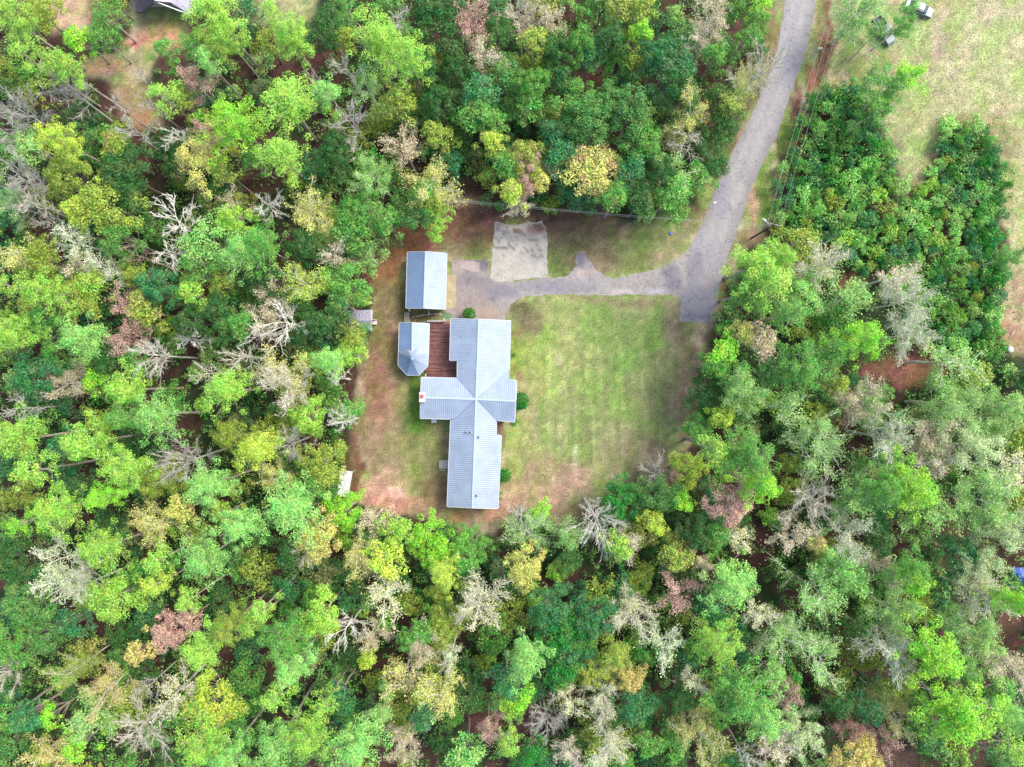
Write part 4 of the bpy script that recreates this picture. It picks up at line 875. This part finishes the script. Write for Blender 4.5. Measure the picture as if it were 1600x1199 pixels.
# ------------------------------------------------------------------ the trees of the photograph: kind x y radius colour [tint]
TREES = """
P 15 22 32 lime;B 65 25 32 olive;B 123 62 21 vivid;T 168 25 30 green;T 160 60 24 green;P 332 15 40 lime;P 302 75 22 green;P 325 100 20 mint;P 352 58 26 lime;B 262 80 19 green;P 92 100 32 lime;P 45 92 24 lime
N 105 145 34 grey;N 30 172 36 grey;N 206 195 24 grey;N 180 165 18 grey;N 228 160 18 grey;N 219 126 14 grey;N 8 205 26 grey;G 287 118 24 pink;G 310 196 19 pink;P 257 155 23 lime;B 287 158 20 olive .1;P 362 185 44 vivid
P 93 216 30 yellowlime;B 185 240 28 olive .6;N 268 208 23 white;B 312 250 36 yellow .8;B 200 275 42 dark;N 28 285 38 grey;B 110 275 32 olive .2;B 50 235 24 sage;B 130 212 20 dark;B 395 250 18 green;B 350 270 20 olive
P 455 60 32 lime;P 424 18 18 lime;B 505 45 30 dark;P 590 55 42 lime;P 637 82 34 lime;P 540 8 20 green;N 615 25 17 white;N 542 98 22 pale;P 445 160 46 lime;P 517 143 23 mint;P 437 240 40 lime;N 552 185 30 grey;N 553 226 15 white;N 489 120 15 pale
B 620 165 28 olive .2;F 575 130 22 sage;B 690 30 42 dark;F 740 38 42 pink;F 755 90 24 tan;B 690 160 33 dark;B 750 145 30 teal;B 665 110 24 dark;F 630 225 27 tan .6;F 676 278 38 yellow .4;G 590 272 32 sage;B 745 178 30 green;B 775 195 22 green
B 685 215 24 olive;B 770 225 20 yellowlime .3;B 520 245 30 dark;B 720 110 28 dark;B 780 50 26 mid;B 790 112 26 mid;F 815 30 32 tan;F 862 25 22 tan;B 835 70 26 olive .4;B 905 72 25 green;B 925 80 22 teal;B 870 85 26 dark;B 955 60 22 dark
B 998 55 19 vivid;B 965 20 24 olive .3;B 1000 22 22 olive;B 1045 112 42 teal;B 1062 148 34 dark;B 1028 85 28 teal;F 1120 28 40 tan;F 1095 62 22 pale;B 1186 12 20 vivid;B 1180 38 18 green;B 1168 62 18 green;B 1115 88 20 green
B 898 162 38 green;B 925 182 36 mid;B 985 178 38 mid;B 958 162 30 mid;B 825 165 27 green;B 828 132 26 green;B 872 125 23 dark;B 885 205 25 dark;B 865 212 22 teal;N 1183 108 38 pale;F 1168 128 26 yellow;F 1150 152 24 olive;F 1078 182 30 yellow
N 1072 214 26 pale;B 1130 190 30 dark;B 1108 250 30 dark;B 1090 278 25 green;B 930 268 46 yellow .9;B 820 252 30 olive .5;G 833 255 20 pink;G 812 288 20 pink;B 845 285 16 yellow;B 880 238 28 teal;B 1000 225 36 green;B 930 214 24 mid
B 985 272 26 teal;B 1050 300 30 green;B 1030 268 26 dark;F 1050 258 27 sage;B 1000 312 22 dark;B 960 310 22 green;B 790 260 24 green;B 800 300 22 yellowlime .3;F 808 318 18 pale
F 1340 26 34 green;G 1412 32 20 green;F 1362 8 22 mint;F 1374 50 15 green;G 1426 14 13 mint;G 1385 145 38 green;G 1408 118 30 vivid;G 1362 172 24 green
F 20 318 26 sage;N 45 318 30 pale;N 72 345 19 grey;B 165 322 44 olive;B 125 332 22 yellowlime;T 190 375 32 green;F 116 376 28 silver;D 272 350 32 white;D 266 390 22 white;B 68 402 27 olive;F 22 402 27 yellow .3;F 116 415 22 tan
F 162 416 24 silver;N 220 405 20 tan;T 330 385 46 mint;T 315 420 34 green;P 375 395 32 mint;B 365 345 26 lime;F 360 328 22 tan;B 215 430 15 olive;P 60 455 33 lime;B 120 468 38 olive;B 145 445 25 lime;F 190 480 22 pink;B 228 485 28 olive .5
P 8 450 20 lime;P 130 530 32 mint;B 168 565 25 dark;P 12 520 32 lime;B 70 518 36 green;B 250 450 30 teal;F 195 522 28 pink;N 245 555 32 white;D 285 527 26 white;N 370 557 30 pale;N 320 582 22 pale;B 305 462 23 lime
B 350 445 22 olive;B 360 510 26 mid;B 300 500 26 dark;B 345 480 23 dark;B 215 562 20 green;F 110 592 27 tan;B 157 590 22 vivid;P 195 608 34 lime;B 60 590 36 teal;D 415 312 23 white;F 490 335 45 yellow .2;P 405 385 32 green;B 480 385 30 dark
F 525 400 22 tan;F 480 442 33 yellowlime;B 410 430 34 dark;F 420 460 22 tan;B 545 360 30 green;B 538 442 34 green;B 562 330 30 green;F 578 325 20 sage;B 600 345 24 green;B 640 330 30 mid;B 660 300 22 green;B 684 345 24 lime;B 675 312 24 yellowlime
T 575 400 28 sage;B 566 465 17 lime;B 530 475 26 mid;D 445 503 40 white;F 410 495 24 tan;P 511 562 27 mint;B 550 555 30 lime;B 553 530 24 olive;F 440 590 41 yellow .3;D 522 592 16 white;B 500 505 22 dark;B 476 520 17 dark;B 380 510 21 green
N 25 640 28 grey;P 236 650 36 mint;P 190 652 28 green;P 348 610 34 lime;N 300 712 38 grey;P 25 685 40 lime;P 50 738 27 lime;P 130 692 38 lime;P 195 735 36 lime;P 160 778 26 vivid;B 240 752 26 olive .1;P 325 757 34 mint;P 398 705 32 yellowlime
P 85 803 34 lime;P 35 812 22 vivid;F 230 822 44 yellow .3;B 285 795 22 yellow;P 155 862 34 lime;P 245 875 23 lime;P 315 870 38 mint;P 370 822 34 mint;F 78 882 30 silver;B 100 700 24 teal;B 130 760 22 dark;B 360 680 26 olive;B 350 800 20 olive
F 450 605 30 pale;B 485 650 28 lime;N 532 660 22 white;B 548 640 20 green;N 448 692 28 grey;B 500 718 32 olive;B 512 742 24 olive;F 430 745 26 yellow;P 454 800 45 mint;B 540 797 30 vivid;B 480 767 24 green;B 495 843 34 yellow .5;N 485 855 26 pale
F 562 872 40 yellow .5;B 620 832 30 lime;B 600 872 28 yellowlime;F 580 812 22 tan;B 665 840 28 vivid;B 692 866 30 vivid;B 722 866 28 green;B 742 852 24 green;B 455 872 24 dark;P 690 898 28 yellowlime;N 815 803 24 grey;B 847 798 15 vivid
F 822 835 34 sage;G 893 850 25 sage;N 928 803 36 white;B 978 785 36 emerald;N 1020 742 20 white;B 1072 737 28 yellowlime;G 1048 740 12 pink;B 1035 775 30 mid;B 1062 782 18 vivid;B 1105 620 32 dark;G 1165 628 34 sage;B 1128 650 20 yellowlime
B 1095 672 25 green;P 1165 712 42 green;P 1120 700 28 lime;P 1190 760 32 vivid;B 1140 785 34 pink;F 1158 840 20 white;B 1020 815 19 yellowlime;B 820 885 30 yellow;B 965 850 22 lime;F 987 856 22 tan;B 1055 870 25 olive .4;B 1150 895 28 mint;G 1100 880 16 tan
B 1090 830 27 dark;B 1120 835 22 green;F 1240 640 30 sage;F 1285 680 44 sage;F 1278 722 30 sage;F 1370 640 42 sage;F 1392 682 32 silver;F 1338 625 30 tan;G 1500 632 52 sage;G 1560 655 42 sage;G 1530 702 46 silver;F 1450 690 32 tan;F 1470 725 27 pale
P 1428 760 42 vivid;P 1388 762 32 green;N 1265 785 42 pale;G 1330 790 36 sage;F 1325 835 32 silver;F 1245 842 27 tan;B 1272 848 16 yellow .9;G 1530 792 55 sage;G 1575 832 42 silver;G 1480 800 36 sage;F 1590 735 30 white;P 1430 892 32 green;B 1370 842 24 dark
G 1310 872 26 mint;F 1382 880 26 tan;G 1580 622 30 sage;F 85 908 28 silver;F 132 918 27 silver;B 177 935 38 lime;P 247 916 21 yellowlime;B 115 970 23 teal;B 40 940 34 mid;B 70 990 30 mid;B 22 1010 30 green;B 20 880 30 dark;B 268 985 30 pink;B 300 965 18 pink
P 292 938 20 lime;P 316 1015 36 lime;B 222 1015 22 gold;F 166 1070 32 gold .3;N 14 1045 30 pale;F 105 1050 26 olive;G 128 1115 34 sage;B 80 1120 18 vivid;F 266 1088 30 cream;N 228 1072 18 grey;B 335 1090 42 yellowlime .3;N 205 1152 44 pale;P 312 1162 38 lime
P 350 1185 30 mint;B 10 1120 25 green;B 45 1120 24 teal;F 50 1188 22 gold;F 88 1182 22 gold;B 122 1168 22 vivid;P 395 975 22 lime;P 352 980 28 olive;P 405 950 20 lime;B 500 960 32 lime;P 448 995 36 green;P 455 1048 34 mint;P 428 1090 24 lime
F 598 935 41 cream;D 545 985 26 white;B 576 1025 16 yellowlime;B 695 978 30 olive;B 665 985 24 green;F 750 945 38 white;F 705 1030 20 silver;F 625 1060 32 yellow .9;F 660 1010 26 tan;F 580 1002 20 tan;F 692 1088 36 yellow;B 668 1075 24 olive;G 757 1147 20 pink
P 430 1160 35 mint;P 475 1150 34 lime;P 550 1170 42 mint;B 530 1090 25 teal;B 665 1112 23 teal;F 630 1165 26 tan;B 725 1178 27 mint;B 790 1062 26 teal;G 600 1110 23 sage;B 640 1000 20 green;P 797 1160 20 lime;P 505 1110 22 lime
P 820 1030 38 mint;B 806 1090 26 vivid;B 880 990 38 emerald;B 892 1022 34 teal;B 860 950 34 teal;B 930 965 34 teal;B 875 1052 24 emerald;F 980 955 40 cream;F 1062 935 28 pink;F 1035 1010 27 silver;P 1145 915 36 mint;P 1120 1012 36 lime;P 1165 1085 48 green
P 1195 1130 36 mint;F 1192 958 22 white;B 980 1060 25 gold .4;B 925 1050 26 olive .3;F 940 1085 25 white;F 893 1105 22 white;F 955 1165 32 cream;F 1085 1065 20 white;F 1095 1140 32 yellow;N 850 1132 30 grey;F 895 1180 22 pale;B 835 1170 23 emerald
B 985 1100 34 teal;B 950 1122 25 dark;B 1010 1160 22 green;B 1058 1085 26 dark;N 1170 1190 20 white;G 960 1012 28 olive;B 1120 960 24 teal;F 1290 930 52 mint;G 1345 920 42 mint;F 1228 1000 36 sage;F 1290 1022 46 sage;G 1400 958 36 sage;F 1388 1010 36 silver
P 1430 915 26 vivid;P 1465 1022 46 vivid;P 1510 1120 56 vivid;B 1402 1062 28 olive .2;F 1530 930 42 cream;G 1532 1000 46 sage;F 1578 1045 34 tan;P 1592 940 25 vivid;F 1405 1112 28 gold;B 1340 1182 33 gold .1;G 1342 1135 21 brown;G 1262 1148 34 silver;F 1222 1175 26 pale
B 1205 1050 20 sage;F 1240 1092 20 pink;B 1352 1105 22 teal;B 1312 1100 22 dark;P 1582 1122 26 mint;P 1585 1172 26 lime;F 1388 1160 20 pink;P 1185 410 40 lime;P 1222 400 24 lime;P 1165 455 34 green;P 1212 445 30 lime;F 1285 415 40 cream;B 1252 378 25 olive
G 1262 458 30 mint;G 1350 465 36 sage;P 1345 530 36 vivid;P 1300 548 36 green;P 1230 490 30 green;B 1188 532 27 tan .4;B 1160 520 20 yellow;B 1130 550 24 vivid;B 1118 572 22 green;P 1258 582 36 green;F 1405 430 27 pale;F 1425 470 30 silver;F 1425 522 34 silver
B 1305 602 18 olive;F 1500 562 32 sage;B 1205 580 26 mid;B 1150 600 26 green;B 1385 710 24 green;B 1500 870 30 teal;G 1540 880 36 silver;G 1590 400 22 green;N 1020 730 14 grey;B 1560 1180 24 mid;P 1510 1050 24 green;B 1440 1130 24 mid;B 1560 1075 24 green
"""
for item in TREES.replace("\n", ";").split(";"):
    f = item.split()
    if not f: continue
    k, x, y, r, c = f[0], float(f[1]), float(f[2]), float(f[3]), f[4]; t = float(f[5]) if len(f) > 5 else 0.0
    bark = None
    if 520 < x < 605 and 455 < y < 565: r /= 1.25
    if (x, y) == (550, 555): x = 545
    if k in 'ND':
        bark = {'white': 'white', 'grey': 'grey', 'pale': 'pale', 'tan': 'tan'}[c]
    if k == 'F' and c in ('white', 'silver', 'pale', 'cream', 'sage'): bark = 'white'
    if k in 'ND' and c == 'grey': bark = 'grey'
    if k == 'F' and c in ('pink',): bark = 'pink'
    cc = {'white': 'cream', 'pale': 'tan', 'grey': 'silver'}.get(c, c) if k not in 'ND' else c
    if k == 'F' and c == 'tan' and (int(x) % 2): k = 'W'; bark = 'pale'
    if k == 'F' and c in ('white', 'cream', 'pale', 'silver'): k = 'W'
    near = clearing(np.array([x]), np.array([y]))[0]
    hh = None
    if near > -r*1.1 and k not in 'PND': hh = HT[k]*.72
    if k in 'ND': SR = c; plant(k, x, y, r*1.22, c, 0, hh, bark)
    else: plant(k, x, y, r*(1.38 if k == 'P' else .98 if (k in 'FGW' and r > 38) else 1.12 if k in 'G' else 1.28), cc, t, hh, bark)
    PLACED[-1]['c'] = c
# shrubs beside the house
for x, y, r, hh, lb in ((733,491,10,3.2,"round dark evergreen bush at the house end facing the driveway"),(813,627,14,3.6,"largest round evergreen bush beside the short house wing"),(788,743,11,3.2,"round evergreen bush beside the lower right roof of the house"),
                     (803.5,555,4,1.0,"tiny round bush by the house wall above the largest bush"),(805,659,7,.9,"low ragged bush below the short house wing"),(783,770,4,.8,"upper clump of leafy border plants at the house corner"),(782,780,4,.8,"lower clump of leafy border plants at the house corner"),(784,700,3,.7,"small border plant by the house wall above the rounded bush"),
                     (553,737,3,.7,"tuft of weeds at the lean-to roof corner"),(1468,547,8,1.6,"lone vivid bush on bare litter below the thicket"),(780,322,8,1.8,"small dark bush under the wires above the concrete pad")):
    plant('R' if r >= 8 else 'S', x, y, r*1.15, 'emerald' if r > 8 or x > 802 else 'green', 0, hh, label=lb, group=None)
# bushes of the thicket by the road
_r2 = random.Random(4); bushes = []
for tr in range(9000):
    x, y = _r2.uniform(1205, 1582), _r2.uniform(120, 565)
    if sdist(np.array([x]), np.array([y]), THICKET)[0] < 2: continue
    r = _r2.uniform(9, 19)
    if any(math.hypot(x-a, y-b) < (r+q)*.62 for a, b, q in bushes): continue
    if any(math.hypot(x-a, y-b) < q for a, b, q in ((1335, 440, 18), (1300, 395, 14))): continue
    bushes.append((x, y, r))
for x, y, r in bushes:
    road = 1 if (x < 1390 and y < 300) or x > 1530 else 0
    c = _r2.choice(['teal', 'green', 'emerald', 'teal', 'mint', 'green', 'emerald', 'mint'] if road else ['green', 'emerald', 'teal', 'mint', 'lime', 'green', 'sage', 'mint', 'teal', 'olive'])
    plant('S', x, y, r*1.3, c, _r2.choice([0, 0, .2, .4]) if not road else 0, _r2.uniform(2, 4.5), group="bushes of the thicket by the road")
# low trees that fill the woods between the tall ones
grid = np.zeros((1260, 1700), bool); yy, xx = np.mgrid[0:1260, 0:1700]
for p in PLACED:
    x, y, r = p['x']+50, p['y']+30, p['r']*.62; x0, x1, y0, y1 = int(max(0, x-r)), int(x+r+1), int(max(0, y-r)), int(y+r+1)
    s = grid[y0:y1, x0:x1]; s |= ((xx[y0:y1, x0:x1]-x)**2+(yy[y0:y1, x0:x1]-y)**2 < r*r)
GAPS = [(1410,585,60,22),(1330,440,26,20),(310,430,26,22),(925,122,28,16),(415,535,18,13),(50,350,22,14),(70,168,22,8),(1575,1000,14,50),(750,1130,26,16),(845,1120,30,20),(1400,1180,30,24),(1180,870,18,10),(590,1040,18,14),(500,85,16,10),(480,235,14,12),(470,120,16,14),(1340,700,24,14),(300,655,14,14),(435,300,10,14),(450,330,8,10)]
fill = []
for tr in range(14000):
    x, y = _r2.uniform(-45, 1645), _r2.uniform(-25, 1225); r = _r2.uniform(15, 27)
    if clearing(np.array([x]), np.array([y]))[0] > -r*.75 or sdist(np.array([x]), np.array([y]), THICKET)[0] > -r*.6: continue
    if any(math.hypot((x-a)/(u+r*.6), (y-b)/(v+r*.6)) < 1 for a, b, u, v in GAPS): continue
    if grid[min(1259, max(0, int(y+30))), min(1699, max(0, int(x+50)))]: continue
    if any(abs(x-a) < 40 and math.hypot(x-a, y-b) < (r+q)*.62 for a, b, q in fill): continue
    fill.append((x, y, r))
    if len(fill) >= 298: break
for x, y, r in fill:
    if x > 1180 and y > 540: c = _r2.choice(['sage', 'mid', 'teal', 'olive', 'green', 'dark'])
    elif y > 820: c = _r2.choice(['teal', 'dark', 'mid', 'green', 'olive'])
    elif x > 650: c = _r2.choice(['dark', 'mid', 'teal', 'green', 'green', 'olive'])
    else: c = _r2.choice(['mid', 'dark', 'olive', 'teal', 'olive', 'green'])
    plant('U', x, y, r*1.45, c, _r2.choice([0, 0, 0, .5]), _r2.uniform(5.5, 10), group="low trees between the tall ones")

for x, y, r in fill:
    X, Y = x+50, y+30; x0, x1, y0, y1 = int(max(0, X-r*.8)), int(X+r*.8+1), int(max(0, Y-r*.8)), int(Y+r*.8+1); grid[y0:y1, x0:x1] |= ((xx[y0:y1, x0:x1]-X)**2+(yy[y0:y1, x0:x1]-Y)**2 < (r*.8)**2)
sap = []
for tr in range(16000):
    x, y = _r2.uniform(-20, 1620), _r2.uniform(-15, 1215); r = _r2.uniform(9, 17)
    if clearing(np.array([x]), np.array([y]))[0] > -r*.6 or sdist(np.array([x]), np.array([y]), THICKET)[0] > -r*.5: continue
    if any(math.hypot((x-a)/(gu+r*.5), (y-b)/(gv+r*.5)) < 1 for a, b, gu, gv in GAPS): continue
    if grid[min(1259, max(0, int(y+30))), min(1699, max(0, int(x+50)))]: continue
    if any(abs(x-a) < 30 and math.hypot(x-a, y-b) < (r+q)*.55 for a, b, q in sap): continue
    sap.append((x, y, r))
    if len(sap) >= 295: break
for x, y, r in sap: plant('V', x, y, r*1.5, _r2.choice(['mid', 'green', 'olive', 'sage', 'teal', 'lime', 'dark']), _r2.choice([0, 0, 0, .5]), _r2.uniform(3.5, 6), group="saplings in the gaps of the woods")
print("fill", len(fill), "sap", len(sap))
# ------------------------------------------------------------------ undergrowth and fallen leaves: nobody could count them
rs = np.random.RandomState(12)
x = rs.uniform(-50, 1650, 22000); y = rs.uniform(-40, 1240, 22000)
d = clearing(x, y); th = sdist(x, y, THICKET); n = fbm(x, y, 60, 1); n2 = fbm(x, y, 16, 61)
gap = np.ones(len(x), bool)
for a, b, gu, gv in GAPS: gap &= np.hypot((x-a)/gu, (y-b)/gv) > 1.25+.6*(n2-.5)
keep = (((d < -8-16*(n2-.3)) & (n+.7*(n2-.5) > .30)) | ((th > 4) & (n2 > .40))) & gap
x, y, n2 = x[keep][:7000], y[keep][:7000], n2[keep][:7000]; Q = []
for i in range(len(x)):
    rho = rs.uniform(.5, 1.3); z = rs.uniform(.1, 1.2)+max(0, n2[i]-.4)*9*(d[i] < -20)
    Q.append(puff(((x[i]-800)*S, (599.5-y[i])*S, z), rho, int(26*rho)+6, .36, rs, .8, .5, .6))
q = np.concatenate(Q); q[:, :, 2] = np.abs(q[:, :, 2])+.03
u = link(bpy.data.objects.new("undergrowth", quads_mesh("undergrowth", q, M['leaf']))); u.color = leafcol('green', .4)
tag(u, "dark green undergrowth covering the forest floor between the trees", "undergrowth", kind='stuff')
def litter(name, n, size, rgbs, sel, label, seed):
    rs = np.random.RandomState(seed); x = rs.uniform(-20, 1620, n*6); y = rs.uniform(-20, 1220, n*6); k = sel(x, y); x, y = x[k][:n], y[k][:n]
    pos = np.stack([(x-800)*S, (599.5-y)*S, np.full(len(x), .05)], 1); q = cards(pos, rs.normal(size=pos.shape)*.25+np.array([0, 0, 1.]), size, rs, .7)
    o = link(bpy.data.objects.new(name, quads_mesh(name, q, island_mat(name+"_tone", rgbs[0], rgbs[1], .8, 3)))); tag(o, label, "fallen leaves", kind='stuff')
hb = lambda x, y: ~(((x > 655) & (x < 810) & (y > 495) & (y < 797)) | ((x > 620) & (x < 700) & (y > 390) & (y < 590)))
litter("fallen_leaves", 15000, .16, (col(120, 75, 60), col(205, 175, 150)), lambda x, y: (sdist(x, y, YARD) > -30) & hb(x, y) & ((fbm(x, y, 40, 71) > .5) | (y < 400) | (x > 1180)) & (sdist(x, y, ROAD) < 0) & (sdist(x, y, DRIVE) < -1) & (sdist(x, y, PAD) < -1), "pale and rusty fallen leaves scattered over the lawn and verges", 5)
litter("dry_grass_tufts", 32000, .2, (col(140, 160, 85), col(205, 192, 150)), lambda x, y: ((sdist(x, y, FIELD) > 2) & (sdist(x, y, THICKET) < 0)) | ((sdist(x, y, YARD) > 5) & (x > 800) & (x < 1080) & (y > 480) & (sdist(x, y, ROAD) < -2)& (sdist(x, y, DRIVE) < -3) & hb(x, y)), "green and straw coloured grass tufts on the lawn and field", 6)
def carpet(name, cx, cy, n, rx, ry): pass

# ------------------------------------------------------------------ labels that single each tree out
MARK = [("the garage",667,438),("the sunroom",646,545),("the garden shed",563,502),("the white lean-to roof",538,755),("the concrete pad",812,390),("the transformer pole",706,318),("the lamp pole",1199,352),
        ("the road end",1085,500),("the driveway fork",907,400),("the pickup truck",1378,52),("the silver car",1433,17),("the mailbox",1277,81),("the round white tank",1575,547),("the blue tarpaulin",1597,897),("the dark roofed neighbour house",240,10),
        ("the pale golden tree",930,268),("the glossy magnolia-like tree",978,785),("the big pinkish brown tree",1140,785),("the pink tree near the lower edge",268,985),("the white dead snag left of the shed",445,503),("the vivid lone pine among grey trees",1428,760),
        ("the largest vivid pine",1510,1120),("the cream crowned tree",980,955),("the big mint pine beside the yard corner",454,800),("the bare tan patch in the upper woods",925,122),("the small rose coloured crown",757,1147),("the yellow tree above the snag",490,335),
        ("the top edge",None,0),("the bottom edge",None,1199),("the far left edge",0,None),("the far right edge",1600,None)]
NOTE = {(930,268):"broad tree with pale golden yellow crown above the driveway",(978,785):"glossy deep green broadleaf tree at the lower lawn corner",(1140,785):"big tree with dry pinkish brown leaves right of the lower lawn",
        (268,985):"pink leaved tree with leaning pale trunk near the lower left",(445,503):"stark white dead tree with radiating branches left of the garden shed",(1428,760):"lone vivid green pine among silvery trees at the right",
        (1510,1120):"largest vivid yellow green pine in the lower right woods",(980,955):"cream crowned half bare tree below the front lawn",(454,800):"big mint green pine beside the lower left yard corner",(757,1147):"small rose coloured feathery crown near the bottom edge",
        (490,335):"yellow tree with pale limbs left of the transformer pole",(1285,415):"cream coloured half bare tree between the thicket and lamp pole",(750,945):"white half bare tree straight below the house end",(598,935):"cream and white half bare tree lower left of the house end",
        (300,712):"grey leafless tree with a long leaning trunk in the left woods",(230,822):"yellow crowned tree with white limbs in the lower left woods",(1183,108):"pale leafless tree overhanging the road near the top",(820,1030):"pale mint pine below the house beside the dark green ferny trees",
        (740,38):"pinkish half bare tree at the top edge left of centre"}
CELL = {}
def dirs(dx, dy):
    a = math.degrees(math.atan2(-dy, dx)) % 360; return ["right of", "above and right of", "above", "above and left of", "left of", "below and left of", "below", "below and right of"][int((a+22.5)//45) % 8]
TENS = {0:"zero",5:"five",10:"ten",15:"fifteen",20:"twenty",25:"twenty-five",30:"thirty",35:"thirty-five",40:"forty",45:"forty-five",50:"fifty",55:"fifty-five",60:"sixty",65:"sixty-five",70:"seventy",75:"seventy-five",80:"eighty",85:"eighty-five",90:"ninety",95:"ninety-five",100:"a hundred"}
ONES = ["","one","two","three","four","five","six","seven","eight","nine"]
def words(n):
    n = int(max(0, min(99, n)))
    if n < 20: return ["zero","one","two","three","four","five","six","seven","eight","nine","ten","eleven","twelve","thirteen","fourteen","fifteen","sixteen","seventeen","eighteen","nineteen"][n]
    t = ["","","twenty","thirty","forty","fifty","sixty","seventy","eighty","ninety"][n//10]; return t+("-"+ONES[n % 10] if n % 10 else "")
seen = set()
for p in sorted(PLACED, key=lambda p: -p['r']):
    nm, kw, cat = NAMES[p['kind']]; o = p['o']
    grp = p['group'] or {'P': "tall pines in the woods", 'B': "leafy trees in the woods", 'T': "thin leaved trees in the woods", 'F': "half bare pale trees", 'G': "feathery trees", 'N': "leafless trees", 'D': "dead white trees", 'S': "bushes near the house", 'R': "round bushes", 'W': "pale twiggy trees"}.get(p['kind'])
    lab = p['label'] or NOTE.get((int(p['x']), int(p['y'])))
    if not lab:
        size = "large" if p['r'] > 37 else "small" if p['r'] < 22 else ""
        if p['kind'] == 'S': size = "large" if p['r'] > 17 else "small" if p['r'] < 12 else ""
        mot = "autumn mottled" if p['tint'] > .25 else ""
        head = " ".join(w for w in (size, mot, WORD[p['c']], kw) if w)
        ds = sorted((math.hypot(p['x']-(p['x'] if a is None else a), p['y']-(p['y'] if b is None else b)), n, a, b) for n, a, b in MARK)
        lab = None
        for dd, n, a, b in ds[:3]:
            if dd > 130: break
            if a is None or b is None: t = ("touching " if dd < 30 else "close to ")+n+((", "+words(p['x']/16)+" percent across") if a is None else (", "+words(p['y']/12)+" percent down"))
            else: t = ("right beside and " if dd < 48 else "")+dirs(p['x']-a, p['y']-b)+" "+n
            if head+" "+t not in seen and len((head+" "+t).split()) <= 16: lab = head+" "+t; break
        if not lab: lab = head+" "+words(p['x']/16)+" percent across and "+words(p['y']/12)+" percent down"
        if lab in seen: lab = head+" "+words(p['x']/16+1)+" percent across, "+words(p['y']/12)+" percent down the photo"
    seen.add(lab); tag(o, lab, cat, grp)
open("/tmp/labels.txt","w").write("\n".join(p["o"].name+" | "+p["o"]["label"] for p in PLACED)) if False else None
print("trees", len(PLACED), "bushes", len(bushes), "fill", len(fill))
